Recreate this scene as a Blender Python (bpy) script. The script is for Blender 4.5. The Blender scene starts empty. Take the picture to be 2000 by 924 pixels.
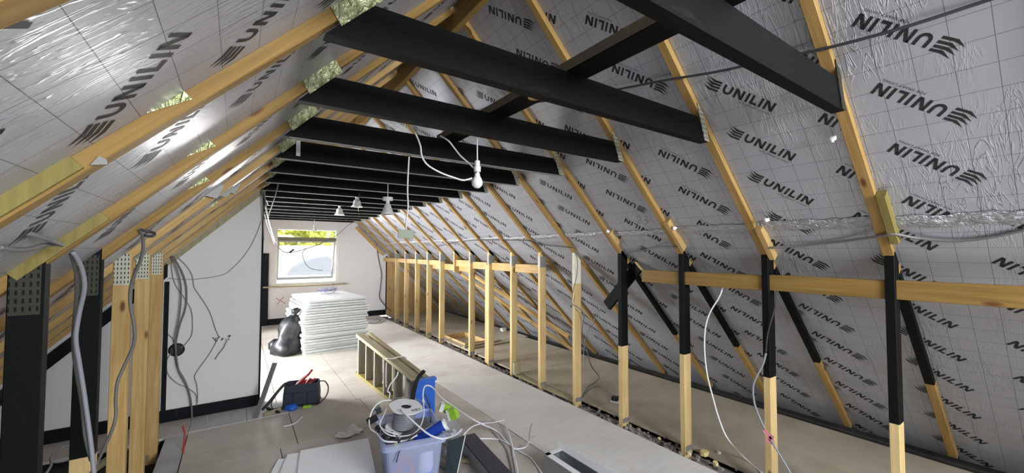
import bpy, math, random
from mathutils import Vector, Matrix
random.seed(7)
C = bpy.context.scene.collection
S2 = math.sqrt(2.0)

# ------------------------------------------------------------------ camera
F_PX, YAW, PIT, ROL, CAMH = 778.4, .6033, .0346, .0015, 1.5
fwd = Vector((math.sin(YAW) * math.cos(PIT), math.cos(YAW) * math.cos(PIT), math.sin(PIT)))
r0 = Vector((math.cos(YAW), -math.sin(YAW), 0)); u0 = r0.cross(fwd)
rgt = r0 * math.cos(ROL) + u0 * math.sin(ROL); upv = u0 * math.cos(ROL) - r0 * math.sin(ROL)
cd = bpy.data.cameras.new('camera'); cam = bpy.data.objects.new('camera', cd); C.objects.link(cam)
cam.matrix_world = Matrix(((rgt.x, upv.x, -fwd.x, 0), (rgt.y, upv.y, -fwd.y, 0), (rgt.z, upv.z, -fwd.z, CAMH), (0, 0, 0, 1)))
cd.sensor_width = 36.0; cd.lens = F_PX / 2000 * 36.0; cd.clip_start = .02; cd.clip_end = 200
bpy.context.scene.camera = cam

# ------------------------------------------------------------------ world, sun, daylight
W = bpy.data.worlds.new('sky'); bpy.context.scene.world = W; W.use_nodes = True
bg = W.node_tree.nodes['Background']; bg.inputs[0].default_value = (.80, .90, 1.0, 1); bg.inputs[1].default_value = 1.5

def area(name, loc, target, sx, sy, power, col):
    l = bpy.data.lights.new(name, 'AREA'); l.shape = 'RECTANGLE'; l.size = sx; l.size_y = sy; l.energy = power; l.color = col
    o = bpy.data.objects.new(name, l); C.objects.link(o); o.location = loc
    o.rotation_euler = (Vector(target) - Vector(loc)).to_track_quat('-Z', 'Y').to_euler()
    return o
sl = bpy.data.lights.new('sun', 'SUN'); sl.energy = 2.2; sl.angle = .01; sl.color = (1, .95, .86)
so = bpy.data.objects.new('sun', sl); C.objects.link(so); so.rotation_euler = Vector((-.25, .62, -.75)).to_track_quat('-Z', 'Y').to_euler()
area('daylight_near_window', (1.6, -2.35, 2.0), (1.2, 3, 1.4), 1.6, .9, 130, (.93, .96, 1.0))
area('added_side_light', (-1.35, 5.95, .95), (2.6, 3.4, 2.3), 1.6, 1.0, 255, (.95, .97, 1.0))  # unseen light added behind the partition to brighten the far end
area('daylight_far_window', (1.22, 9.62, 1.45), (1.2, 4.0, 1.3), 1.0, .7, 50, (1, .98, .95))
vs = bpy.context.scene.view_settings
bpy.context.scene.display_settings.display_device = 'sRGB'
vs.view_transform = 'Standard'; vs.look = 'None'; vs.gamma = 1.0; vs.use_curve_mapping = False; vs.exposure = 0.8
bpy.context.scene.cycles.max_bounces = 10; bpy.context.scene.cycles.transparent_max_bounces = 16
bpy.context.scene.cycles.sample_clamp_indirect = 6.0

# ------------------------------------------------------------------ helpers
def at(x, y, ax, val):
    """point where the sight line of a measured photo point meets the plane axis = val"""
    d = rgt * ((x - 1000) / F_PX) - upv * ((y - 462) / F_PX) + fwd; o = Vector((0, 0, CAMH))
    i = 'XYZ'.index(ax); t = (val - o[i]) / d[i]; return o + d * t
def at_slope(x, y, off=0.0):
    """same for the underside plane of the roof slope behind the studs: X + Z = 4.245 + off"""
    d = rgt * ((x - 1000) / F_PX) - upv * ((y - 462) / F_PX) + fwd; o = Vector((0, 0, CAMH))
    t = (4.245 + off - o.x - o.z) / (d.x + d.z); return o + d * t

def lin(c): return tuple(((v / 12.92) if v <= .04045 else ((v + .055) / 1.055) ** 2.4) for v in c)
def hexc(h): return lin(tuple(int(h[i:i + 2], 16) / 255 for i in (0, 2, 4)))

def newmat(name):
    m = bpy.data.materials.new(name); m.use_nodes = True; n = m.node_tree.nodes; l = m.node_tree.links
    return m, n, l, n['Principled BSDF']
def mixcol(n, l, fac, a, b):
    x = n.new('ShaderNodeMix'); x.data_type = 'RGBA'
    if hasattr(fac, 'is_linked'): l.new(fac, x.inputs[0])
    else: x.inputs[0].default_value = fac
    for s, v in ((6, a), (7, b)):
        if hasattr(v, 'is_linked'): l.new(v, x.inputs[s])
        else: x.inputs[s].default_value = (*v, 1)
    return x.outputs[2]
def math_node(n, l, op, a, b=None):
    x = n.new('ShaderNodeMath'); x.operation = op
    for i, v in ((0, a), (1, b)):
        if v is None: continue
        if hasattr(v, 'is_linked'): l.new(v, x.inputs[i])
        else: x.inputs[i].default_value = v
    return x.outputs[0]
def noise(n, l, vec, scale, detail=3, rough=.55, dist=0):
    t = n.new('ShaderNodeTexNoise'); t.inputs['Scale'].default_value = scale; t.inputs['Detail'].default_value = detail
    t.inputs['Roughness'].default_value = rough; t.inputs['Distortion'].default_value = dist
    if vec is not None: l.new(vec, t.inputs['Vector'])
    return t.outputs['Fac']
def ramp(n, l, fac, p0, p1, c0=(0, 0, 0), c1=(1, 1, 1)):
    t = n.new('ShaderNodeValToRGB'); l.new(fac, t.inputs[0]); e = t.color_ramp.elements
    e[0].position = p0; e[1].position = p1; e[0].color = (*c0, 1); e[1].color = (*c1, 1)
    return t.outputs[0]
def coords(n, l, kind='Object', scale=(1, 1, 1)):
    t = n.new('ShaderNodeTexCoord'); mp = n.new('ShaderNodeMapping'); mp.inputs['Scale'].default_value = scale
    l.new(t.outputs[kind], mp.inputs['Vector']); return mp.outputs[0]
def world_coords(n, l, scale=(1, 1, 1)):
    t = n.new('ShaderNodeNewGeometry'); mp = n.new('ShaderNodeMapping'); mp.inputs['Scale'].default_value = scale
    l.new(t.outputs['Position'], mp.inputs['Vector']); return mp.outputs[0]
def bump(n, l, b, h, strength, dist=.01):
    t = n.new('ShaderNodeBump'); t.inputs['Strength'].default_value = strength; t.inputs['Distance'].default_value = dist
    l.new(h, t.inputs['Height']); l.new(t.outputs[0], b.inputs['Normal'])

def plain(name, col, rough=.5, metal=0, var=.0, vscale=12, bmp=0, spec=.5):
    m, n, l, b = newmat(name); c = hexc(col) if isinstance(col, str) else col
    b.inputs['Roughness'].default_value = rough; b.inputs['Metallic'].default_value = metal
    b.inputs['Specular IOR Level'].default_value = spec
    v = coords(n, l); f = noise(n, l, v, vscale)
    if var:
        l.new(mixcol(n, l, f, tuple(x * (1 - var) for x in c), tuple(min(1, x * (1 + var)) for x in c)), b.inputs['Base Color'])
    else: b.inputs['Base Color'].default_value = (*c, 1)
    if bmp: bump(n, l, b, f, bmp)
    return m

def wood(name, c0, c1, grain=1.0, knots=True, rough=.6):
    m, n, l, b = newmat(name); b.inputs['Roughness'].default_value = rough; b.inputs['Specular IOR Level'].default_value = .3
    oi = n.new('ShaderNodeObjectInfo'); tc = n.new('ShaderNodeTexCoord')
    ad = n.new('ShaderNodeVectorMath'); ad.operation = 'ADD'; l.new(tc.outputs['Object'], ad.inputs[0])
    mu = math_node(n, l, 'MULTIPLY', oi.outputs['Random'], 37.0); l.new(mu, ad.inputs[1])
    mp = n.new('ShaderNodeMapping'); mp.inputs['Scale'].default_value = (34 * grain, 34 * grain, 1.6); l.new(ad.outputs[0], mp.inputs['Vector'])
    f = noise(n, l, mp.outputs[0], 1.6, 5, .6, .6)
    col = mixcol(n, l, ramp(n, l, f, .3, .72), hexc(c0), hexc(c1))
    mp2 = n.new('ShaderNodeMapping'); mp2.inputs['Scale'].default_value = (1, 1, .8); l.new(ad.outputs[0], mp2.inputs['Vector'])
    g = noise(n, l, mp2.outputs[0], 3.0, 2)
    mul = n.new('ShaderNodeMix'); mul.data_type = 'RGBA'; mul.blend_type = 'MULTIPLY'; mul.inputs[0].default_value = .55
    l.new(col, mul.inputs[6]); l.new(ramp(n, l, g, .3, .7, (.72, .66, .58), (1, 1, 1)), mul.inputs[7]); out = mul.outputs[2]
    if knots:
        mp3 = n.new('ShaderNodeMapping'); mp3.inputs['Scale'].default_value = (9, 9, 3.2); l.new(ad.outputs[0], mp3.inputs['Vector'])
        vo = n.new('ShaderNodeTexVoronoi'); vo.inputs['Scale'].default_value = 1.0; l.new(mp3.outputs[0], vo.inputs['Vector'])
        k = ramp(n, l, vo.outputs['Distance'], .06, .13, (1, 1, 1), (0, 0, 0))
        out = mixcol(n, l, k, out, hexc('5f3c1c'))
    l.new(out, b.inputs['Base Color']); bump(n, l, b, f, .15, .003)
    return m

def foil_mat():
    m, n, l, b = newmat('foil_facing')
    t = n.new('ShaderNodeTexCoord'); sp = n.new('ShaderNodeSeparateXYZ'); l.new(t.outputs['Object'], sp.inputs[0])
    lines = None
    for ax in (0, 1):
        fr = math_node(n, l, 'FRACT', math_node(n, l, 'DIVIDE', sp.outputs[ax], .1))
        c = math_node(n, l, 'LESS_THAN', fr, .017)
        lines = c if lines is None else math_node(n, l, 'MAXIMUM', lines, c)
    lines = math_node(n, l, 'MULTIPLY', lines, .8)
    w = world_coords(n, l, (1, 1, 1)); blot = noise(n, l, w, 2.3, 3)
    base = mixcol(n, l, blot, hexc('a3a5ad'), hexc('b8b9bf'))
    l.new(mixcol(n, l, lines, base, hexc('3a3c42')), b.inputs['Base Color'])
    b.inputs['Metallic'].default_value = .45; b.inputs['Roughness'].default_value = .36
    # wrinkles that run along the slope
    ob = coords(n, l, 'Object', (13, 2.4, 1)); wr = noise(n, l, ob, 1.7, 3, .5, 2.0)
    ridge = math_node(n, l, 'ABSOLUTE', math_node(n, l, 'SUBTRACT', wr, .5))
    rr = ramp(n, l, ridge, 0, .05, (1, 1, 1), (0, 0, 0))
    msk = ramp(n, l, noise(n, l, w, 1.9, 2), .44, .62); a = math_node(n, l, 'MULTIPLY', rr, msk)
    fine = noise(n, l, coords(n, l, 'Object', (55, 40, 1)), 1.0, 3)
    h = math_node(n, l, 'ADD', a, math_node(n, l, 'MULTIPLY', fine, .25))
    bump(n, l, b, h, .42, .006)
    return m

def floor_mat(name, c0, c1, stain, grain=(3, 30, 1), gs=.5):
    m, n, l, b = newmat(name); b.inputs['Roughness'].default_value = .62; b.inputs['Specular IOR Level'].default_value = .35
    w = world_coords(n, l); f = noise(n, l, w, 1.7, 4); g = noise(n, l, world_coords(n, l, grain), 1.4, 4, .6, .4)
    col = mixcol(n, l, ramp(n, l, f, .3, .7), hexc(c0), hexc(c1))
    s = ramp(n, l, noise(n, l, w, 1.05, 5, .65), .52, .72); s2 = math_node(n, l, 'MULTIPLY', s, .7)
    col = mixcol(n, l, s2, col, hexc(stain))
    mul = n.new('ShaderNodeMix'); mul.data_type = 'RGBA'; mul.blend_type = 'MULTIPLY'; mul.inputs[0].default_value = gs
    l.new(col, mul.inputs[6]); l.new(ramp(n, l, g, .35, .65, (.78, .76, .74), (1, 1, 1)), mul.inputs[7])
    l.new(mul.outputs[2], b.inputs['Base Color']); bump(n, l, b, g, .12, .004)
    return m

M = {}
M['pine'] = wood('pine', 'ad8a52', 'c9ac75')
M['pine_rafter'] = wood('pine_rafter', '93743f', 'b3925a')
M['pine_pale'] = wood('pine_pale', 'c0a36d', 'd9c18e')
M['pine_orange'] = wood('pine_orange', '7a6030', '9b7c44')
M['pine_green'] = wood('treated_pine', '776c3c', '8f8349')
M['old_wood'] = wood('old_wood', '8d8363', 'b6ad8c')
M['tread'] = wood('ladder_tread', '8b8778', 'b0aca0', knots=False)
M['ply'] = wood('plywood', 'c09b66', 'd8ba88', .3)
M['whitewash'] = plain('white_painted_timber', 'd6cfba', .6, var=.2, vscale=30)
def black_mat(name, c, dust):
    m, n, l, b = newmat(name); b.inputs['Roughness'].default_value = .62; b.inputs['Specular IOR Level'].default_value = .12
    v = coords(n, l, 'Object', (6, 6, 1.2)); f = noise(n, l, v, 3.2, 6, .7, .8)
    l.new(mixcol(n, l, ramp(n, l, f, .6, .9), hexc(c), hexc(dust)), b.inputs['Base Color']); bump(n, l, b, f, .2, .004); return m
M['black'] = black_mat('black_paint', '0c0e0d', '2b2c28')
M['black_wall'] = black_mat('black_skirting_paint', '16181c', '5b5f62')
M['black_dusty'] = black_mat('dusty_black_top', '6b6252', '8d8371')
M['lit_edge'] = plain('lit_underside', '8d8b88', .8, var=.35, vscale=40)  # light grey standing in for window light on the tie undersides
def plate_mat(nm, c0, c1):
    m, n, l, b = newmat(nm); b.inputs['Metallic'].default_value = .55; b.inputs['Roughness'].default_value = .45
    v = coords(n, l, 'Object', (1, 1, 1))
    sp = n.new('ShaderNodeSeparateXYZ'); l.new(v, sp.inputs[0])
    a = math_node(n, l, 'FRACT', math_node(n, l, 'MULTIPLY', sp.outputs[0], 72.0)); c = math_node(n, l, 'FRACT', math_node(n, l, 'MULTIPLY', sp.outputs[2], 42.0))
    s = math_node(n, l, 'MULTIPLY', math_node(n, l, 'GREATER_THAN', a, .62), math_node(n, l, 'GREATER_THAN', c, .42))
    l.new(mixcol(n, l, s, hexc(c0), hexc(c1)), b.inputs['Base Color']); bump(n, l, b, s, .6, .003); return m
M['plate'] = plate_mat('galvanised_nail_plate', 'b9b9a6', '4f4d42')
M['plate_dark'] = plate_mat('black_painted_plate', '3d3f35', '15160f')
def plate_green():
    m, n, l, b = newmat('crumpled_nail_plate'); b.inputs['Metallic'].default_value = .5; b.inputs['Roughness'].default_value = .35
    f = noise(n, l, coords(n, l, 'Object', (60, 20, 25)), 1, 3, .5, 1.5)
    l.new(mixcol(n, l, ramp(n, l, f, .35, .65), hexc('7e8450'), hexc('d3d6ad')), b.inputs['Base Color']); bump(n, l, b, f, .9, .012); return m
M['plate_green'] = plate_green()
M['grey_plate'] = plain('grey_plate', '8c8c88', .5, .4, .1, 60)
M['foil'] = foil_mat()
M['ink'] = plain('printed_ink', '1b1c20', .5)
M['foam'] = plain('foam_core', 'd9c58a', .9, var=.1)
def tape_mat():
    m, n, l, b = newmat('foil_tape'); b.inputs['Metallic'].default_value = .6; b.inputs['Roughness'].default_value = .33
    b.inputs['Base Color'].default_value = (*hexc('b4b5ba'), 1)
    f = noise(n, l, world_coords(n, l, (9, 14, 30)), 2.2, 4, .6, 1.0); bump(n, l, b, f, .9, .02); return m
M['tape'] = tape_mat()
M['wall'] = plain('white_wall_paint', 'dcdcda', .75, var=.03, vscale=2.5)
M['wall_far'] = plain('far_wall_paint', 'd9d6d6', .75, var=.03, vscale=2.5)
M['floor'] = floor_mat('chipboard_floor', 'b4aca2', 'c6beb4', '958b80', (2, 9, 1), .25)
M['floor_ply'] = floor_mat('plywood_floor', 'cfccc7', 'dcd9d5', 'b3a99d', (3, 22, 1), .35)
M['floor_eave'] = floor_mat('hardboard_floor', 'aa9f8a', 'b8ad99', '90856f', (2, 5, 1), .2)
M['floor_slate'] = floor_mat('dusty_grey_slab', 'a9aaac', 'bcbcbc', '85827f', (2, 3, 1), .3)
M['dark'] = plain('dark_void', '2b2723', .9, var=.4, vscale=9)
M['rubble'] = plain('rubble_grey', '8f8a82', .9, var=.45, vscale=30, bmp=.5)
M['pvc'] = plain('white_plastic', 'e4e5e6', .4)
M['window_frame'] = plain('window_frame_white', 'dedcd6', .45)
M['window_dark'] = plain('window_rail_bronze', '6f6a4e', .5, var=.1)
M['sash'] = plain('sash_grey', '9b9893', .45)
M['cable_grey'] = plain('grey_cable', '85878c', .45)
M['cable_white'] = plain('white_cable', 'dcdde0', .4)
M['cable_dark'] = plain('dark_cable', '33343a', .5)
M['cable_mid'] = plain('mid_grey_cable', '6d6c69', .5)
M['board_white'] = plain('plasterboard_face', 'd6dade', .7, var=.03, vscale=4)
M['offcut'] = plain('offcut_face', 'f0f2f5', .6, var=.02, vscale=4)
M['board_edge'] = plain('plasterboard_edge', 'b4b8b4', .8, var=.08, vscale=8)
M['bag'] = plain('black_bin_bag', '111316', .42, var=.3, vscale=9, bmp=.6)
M['rubber'] = plain('black_rubber', '1b1c1f', .5)
M['tool_cloth'] = plain('navy_grey_canvas', '2b3340', .75, var=.15, vscale=60, bmp=.3)
M['red'] = plain('red_plastic', 'a8322c', .4, var=.15, vscale=30)
M['blue'] = plain('blue_plastic', '2a63c4', .4, var=.15, vscale=14)
M['blue_deep'] = plain('deep_blue_can', '173a9c', .28, var=.15, vscale=14)
M['lime'] = plain('lime_carton', '9ccb3a', .5, var=.06)
M['steel'] = plain('galvanised_steel', 'a2a7ab', .38, .75, .12, 30)
M['dark_steel'] = plain('dark_slate_sheet', '3b4549', .42, .3, .12, 9)
M['dark_board'] = plain('dark_purple_board', '3d3a42', .7, var=.25, vscale=40)
M['rag'] = plain('white_rag', 'e9e5dd', .9, var=.08, vscale=20, bmp=.3)
M['shade'] = plain('frosted_shade', 'd7dad4', .35)
M['copper'] = plain('bare_copper', '9a5f4d', .4, .5)
M['pink'] = plain('pink_tape', 'e08f9c', .6)
def tub_mat(nm, c, tc, fac):
    m, n, l, b = newmat(nm); b.inputs['Base Color'].default_value = (*hexc(c), 1); b.inputs['Roughness'].default_value = .25
    b.inputs['IOR'].default_value = 1.3
    tr = n.new('ShaderNodeBsdfTransparent'); tr.inputs[0].default_value = tc; mx = n.new('ShaderNodeMixShader'); mx.inputs[0].default_value = fac
    l.new(tr.outputs[0], mx.inputs[1]); l.new(b.outputs[0], mx.inputs[2]); l.new(mx.outputs[0], n['Material Output'].inputs[0]); return m
M['tub'] = tub_mat('clear_tub_plastic', 'c9d3f2', (.80, .86, 1, 1), .42)
M['clear'] = tub_mat('clear_grey_plastic', 'd5d8dc', (.9, .92, .95, 1), .22)
def glass_mat():
    m, n, l, b = newmat('window_glass'); tr = n.new('ShaderNodeBsdfTransparent'); gl = n.new('ShaderNodeBsdfGlossy'); gl.inputs['Roughness'].default_value = .02
    fr = n.new('ShaderNodeFresnel'); fr.inputs[0].default_value = 1.35; mx = n.new('ShaderNodeMixShader')
    l.new(fr.outputs[0], mx.inputs[0]); l.new(tr.outputs[0], mx.inputs[1]); l.new(gl.outputs[0], mx.inputs[2]); l.new(mx.outputs[0], n['Material Output'].inputs[0]); return m
M['glass'] = glass_mat()
def tile_mat():
    m, n, l, b = newmat('roof_tiles'); b.inputs['Roughness'].default_value = .8
    br = n.new('ShaderNodeTexBrick'); l.new(coords(n, l, 'Object', (1, 1, 1)), br.inputs['Vector']); br.inputs['Scale'].default_value = 2.2
    br.inputs['Color1'].default_value = (*hexc('d3bfae'), 1); br.inputs['Color2'].default_value = (*hexc('dccbbb'), 1); br.inputs['Mortar'].default_value = (*hexc('a08d80'), 1)
    br.inputs['Mortar Size'].default_value = .03; l.new(br.outputs[0], b.inputs['Base Color']); return m
M['tiles'] = tile_mat()
M['leaf'] = plain('bright_leaf', 'c3c44e', .6, var=.4, vscale=3)
M['leaf2'] = plain('blue_green_leaf', 'a5c4a6', .6, var=.4, vscale=3)
M['concrete'] = plain('pale_concrete', 'd9d5cd', .85, var=.06, vscale=3)
M['grey_roof'] = plain('grey_felt', '8e8f94', .8, var=.1)

def finish(name, verts, faces, mats, mi=None, parent=None, loc=None, rot=None, smooth=False, matrix=None):
    me = bpy.data.meshes.new(name); me.from_pydata([tuple(v) for v in verts], [], faces)
    for m in (mats if isinstance(mats, (list, tuple)) else [mats]): me.materials.append(M[m] if isinstance(m, str) else m)
    if mi:
        for p, k in zip(me.polygons, mi): p.material_index = k
    if smooth:
        for p in me.polygons: p.use_smooth = True
    me.update()
    o = bpy.data.objects.new(name, me); C.objects.link(o)
    if matrix is not None: o.matrix_world = matrix
    elif loc is not None:
        o.location = loc
        if rot: o.rotation_euler = rot
    if parent is not None:
        o.parent = parent
        o.matrix_parent_inverse = parent.matrix_basis.inverted()
    return o
def tag(o, label, cat, group=None, kind=None):
    if label: o['label'] = label
    if cat: o['category'] = cat
    if group: o['group'] = group
    if kind: o['kind'] = kind
    return o
def struct(o, label=None):
    o['kind'] = 'structure'
    if label: o['label'] = label
    return o
def empty(name, loc, label, cat, group=None):
    o = bpy.data.objects.new(name, None); C.objects.link(o); o.location = loc; o.empty_display_size = .05
    return tag(o, label, cat, group)

class MB:
    """collects shapes for ONE mesh object (world coordinates; the origin is set on build)"""
    def __init__(s): s.v = []; s.f = []; s.m = []
    def add(s, v, f, k=0):
        b = len(s.v); s.v += [Vector(x) for x in v]; s.f += [tuple(i + b for i in q) for q in f]; s.m += [k] * len(f); return s
    def box(s, x0, x1, y0, y1, z0, z1, k=0, mat=None, ch=0.0):
        v = [(x, y, z) for z in (z0, z1) for y in (y0, y1) for x in (x0, x1)]
        if mat is not None: v = [mat @ Vector(q) for q in v]
        return s.add(v, [(0, 2, 3, 1), (4, 5, 7, 6), (0, 1, 5, 4), (2, 6, 7, 3), (0, 4, 6, 2), (1, 3, 7, 5)], k)
    def bar(s, p0, p1, w, d, side=None, k=0, e=.003):
        """chamfered timber between two points; w across `side`, d across the other way"""
        p0 = Vector(p0); p1 = Vector(p1); z = (p1 - p0).normalized()
        x = Vector(side) if side is not None else z.orthogonal(); x = (x - z * x.dot(z)).normalized(); y = z.cross(x)
        a, b = w / 2, d / 2
        sec = [(-a + e, -b), (a - e, -b), (a, -b + e), (a, b - e), (a - e, b), (-a + e, b), (-a, b - e), (-a, -b + e)]
        v = [p + x * q + y * r for p in (p0, p1) for q, r in sec]
        f = [(i, (i + 1) % 8, 8 + (i + 1) % 8, 8 + i) for i in range(8)] + [tuple(range(7, -1, -1)), tuple(range(8, 16))]
        return s.add(v, f, k)
    def prism(s, poly, d, k=0):
        """flat polygon (world points) extruded by vector d"""
        n = len(poly); p = [Vector(q) for q in poly]; d = Vector(d)
        return s.add(p + [q + d for q in p], [tuple(range(n - 1, -1, -1)), tuple(range(n, 2 * n))] + [(i, (i + 1) % n, n + (i + 1) % n, n + i) for i in range(n)], k)
    def tube(s, pts, r, n=6, k=0, sub=4, cyc=False):
        P = smooth_path(pts, sub); m = len(P)
        fr = None; v = []
        for i, p in enumerate(P):
            t = (P[min(i + 1, m - 1)] - P[max(i - 1, 0)])
            t = t.normalized() if t.length > 1e-9 else Vector((0, 0, 1))
            if fr is None: fr = t.orthogonal().normalized()
            fr = (fr - t * fr.dot(t)); fr = fr.normalized() if fr.length > 1e-6 else t.orthogonal().normalized()
            b = t.cross(fr); v += [p + fr * (r * math.cos(2 * math.pi * j / n)) + b * (r * math.sin(2 * math.pi * j / n)) for j in range(n)]
        f = [(i * n + j, i * n + (j + 1) % n, (i + 1) * n + (j + 1) % n, (i + 1) * n + j) for i in range(m - 1) for j in range(n)]
        f += [tuple(range(n - 1, -1, -1)), tuple(range((m - 1) * n, m * n))]
        return s.add(v, f, k)
    def lathe(s, prof, c, axis=(0, 0, 1), n=20, k=0, wob=None):
        z = Vector(axis).normalized(); x = z.orthogonal().normalized(); y = z.cross(x); c = Vector(c); v = []
        for r, h in prof:
            for j in range(n):
                a = 2 * math.pi * j / n; rr = r * (1 + (wob(a, h) if wob else 0)); v.append(c + z * h + x * (rr * math.cos(a)) + y * (rr * math.sin(a)))
        m = len(prof); f = [(i * n + j, i * n + (j + 1) % n, (i + 1) * n + (j + 1) % n, (i + 1) * n + j) for i in range(m - 1) for j in range(n)]
        if prof[0][0] > 1e-6: f.append(tuple(range(n - 1, -1, -1)))
        if prof[-1][0] > 1e-6: f.append(tuple(range((m - 1) * n, m * n)))
        return s.add(v, f, k)
    def build(s, name, mats, parent=None, origin=None, smooth=False):
        if origin is None:
            zs = [q.z for q in s.v]; origin = Vector((sum(q.x for q in s.v) / len(s.v), sum(q.y for q in s.v) / len(s.v), min(zs)))
        origin = Vector(origin)
        return finish(name, [q - origin for q in s.v], s.f, mats, s.m, parent, loc=origin, smooth=smooth)
def smooth_path(pts, sub):
    P = [Vector(p) for p in pts]
    if sub <= 1 or len(P) < 3: return P
    out = []
    for i in range(len(P) - 1):
        a, b, c, d = P[max(i - 1, 0)], P[i], P[i + 1], P[min(i + 2, len(P) - 1)]
        for q in range(sub):
            t = q / sub
            out.append(.5 * ((2 * b) + (c - a) * t + (2 * a - 5 * b + 4 * c - d) * t * t + (3 * b - a - 3 * c + d) * t ** 3))
    return out + [P[-1]]

def timber(name, p0, p1, w, d, side, mats, parent=None, breaks=None, mi=None):
    """timber in its own frame (local Z along its length) so that the grain follows it; breaks = fractions where the finish changes"""
    p0 = Vector(p0); p1 = Vector(p1); z = (p1 - p0); L = z.length; z.normalize()
    x = Vector(side); x = (x - z * x.dot(z)).normalized(); y = z.cross(x)
    mt = Matrix(((x.x, y.x, z.x, p0.x), (x.y, y.y, z.y, p0.y), (x.z, y.z, z.z, p0.z), (0, 0, 0, 1)))
    e = .0025; a, b = w / 2, d / 2
    sec = [(-a + e, -b), (a - e, -b), (a, -b + e), (a, b - e), (a - e, b), (-a + e, b), (-a, b - e), (-a, -b + e)]
    st = [0] + list(breaks or []) + [1]; v = []; f = []; m = []
    for t in st: v += [(q, r, t * L) for q, r in sec]
    for i in range(len(st) - 1):
        f += [(i * 8 + j, i * 8 + (j + 1) % 8, i * 8 + 8 + (j + 1) % 8, i * 8 + 8 + j) for j in range(8)]; m += [(mi or [0] * 9)[i]] * 8
    f += [tuple(range(7, -1, -1)), tuple(range((len(st) - 1) * 8, len(st) * 8))]; m += [(mi or [0])[0], (mi or [0])[-1] if mi else 0]
    return finish(name, v, f, mats, m, parent, matrix=mt)

ORD = 'first second third fourth fifth sixth seventh eighth ninth tenth eleventh twelfth thirteenth fourteenth fifteenth sixteenth seventeenth eighteenth nineteenth twentieth'.split()
YK = [.572, 1.163, 1.747, 2.336, 2.918, 3.470, 4.023, 4.564, 5.084, 5.594, 6.109, 6.647, 7.208, 7.783, 8.362, 8.942]
YPREV, GABLE, PART = -.02, 9.34, 4.62
RX, RZ = 1.157, 3.088                     # ridge of the rafter undersides
TH = .045

# ------------------------------------------------------------------ setting: floor, walls, window
def sheet(mb, x0, x1, y0, y1, z1=0, g=.003, k=0): mb.box(x0 + g, x1 - g, y0 + g, y1 - g, z1 - .02, z1, k)
base = MB().box(-2.4, 4.6, -2.5, GABLE + .1, -.16, -.10); struct(base.build('floor_deck', 'dark'))
fl = MB()
ys = [-2.4, -1.1, .1, 1.3, 2.45, 3.52, 4.23, 5.4, 5.92, 7.1, 8.3, GABLE]
for i in range(len(ys) - 1):
    a, b = ys[i], ys[i + 1]
    if b <= PART: xs = [(-.30, .42), (.42, 1.05), (1.05, 1.90)] if i % 2 else [(-.30, .30), (.30, 1.02), (1.02, 1.90)]
    else: xs = [(-2.2, -.6), (-.6, .35), (.35, 1.02), (1.02, 1.90)]
    for x0, x1 in xs: sheet(fl, x0, x1, a, b)
struct(fl.build('floor', 'floor'))
fp = MB(); yy = [-2.4, -.9, .4, 1.4, 2.615, 4.41, 5.35, 6.4, 7.7, GABLE]
for a, b in zip(yy[:-1], yy[1:]): sheet(fp, 1.90, 2.705, a, b, .004)
struct(fp.build('floor_walkway', 'floor_ply'))
fe = MB(); ye = [-2.4, .3, 2.75, 4.0, 4.62, 5.62]
for a, b in zip(ye[:-1], ye[1:]): sheet(fe, 2.885, 4.14, a, b, .0, .006)
sheet(fe, 2.885, 2.99, 5.62, 6.46); sheet(fe, 3.42, 4.22, 5.62, 6.46, .0, .006); sheet(fe, 2.885, 4.22, 6.46, 7.9, 0, .005); sheet(fe, 2.885, 4.22, 7.9, GABLE, 0, .005)
struct(fe.build('floor_eaves', 'floor_eave'))
fs = MB()
for (x0, x1, a, b) in [(-.44, -.30, 1.0, 4.2), (-.30, .10, 4.235, 4.55), (.10, .42, 4.235, 4.55)]: sheet(fs, x0, x1, a, b, .006, .004)
struct(fs.build('floor_slabs', 'floor_slate'))
fb = MB()
sheet(fb, -2.0, -.62, -1.5, 4.55, -.06, .02); struct(fb.build('floor_side', 'dark'))

# partition (wall facing the camera on the side of the cabled posts)
def lz(x, off=0): return 1.93 + x + off
def rz(x, off=0): return 4.245 - x + off
w = MB(); w.prism([(-1.90, PART, 0), (.20, PART, 0), (.20, PART, lz(.20, .034)), (-1.90, PART, lz(-1.90, .034))], (0, .10, 0))
struct(w.build('wall_left', 'wall'))
w = MB(); w.box(-1.9, .20, PART - .018, PART, 0, .10); struct(w.build('baseboard_left', 'black_wall'))
w = MB(); w.box(-.515, -.485, PART - .022, PART, .10, 1.22); struct(w.build('trim_1', 'black_wall'))
w = MB(); w.prism([(-1.7, PART - .03, lz(-1.7, -.17)), (-.5, PART - .03, lz(-.5, -.17)), (-.5, PART - .03, lz(-.5, -.05)), (-1.7, PART - .03, lz(-1.7, -.05))], (0, .03, 0)); struct(w.build('trim_2', 'black_wall'))
w = MB(); w.prism([(-.52, PART - .02, lz(-.52, -.075)), (.2, PART - .02, lz(.2, -.075)), (.2, PART - .02, lz(.2, -.02)), (-.52, PART - .02, lz(-.52, -.02))], (0, .02, 0)); struct(w.build('trim_3', 'old_wood'))
w = MB(); w.box(.196, .212, PART - .004, PART + .11, .0, 2.08); struct(w.build('trim_4', 'black_wall'))

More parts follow.
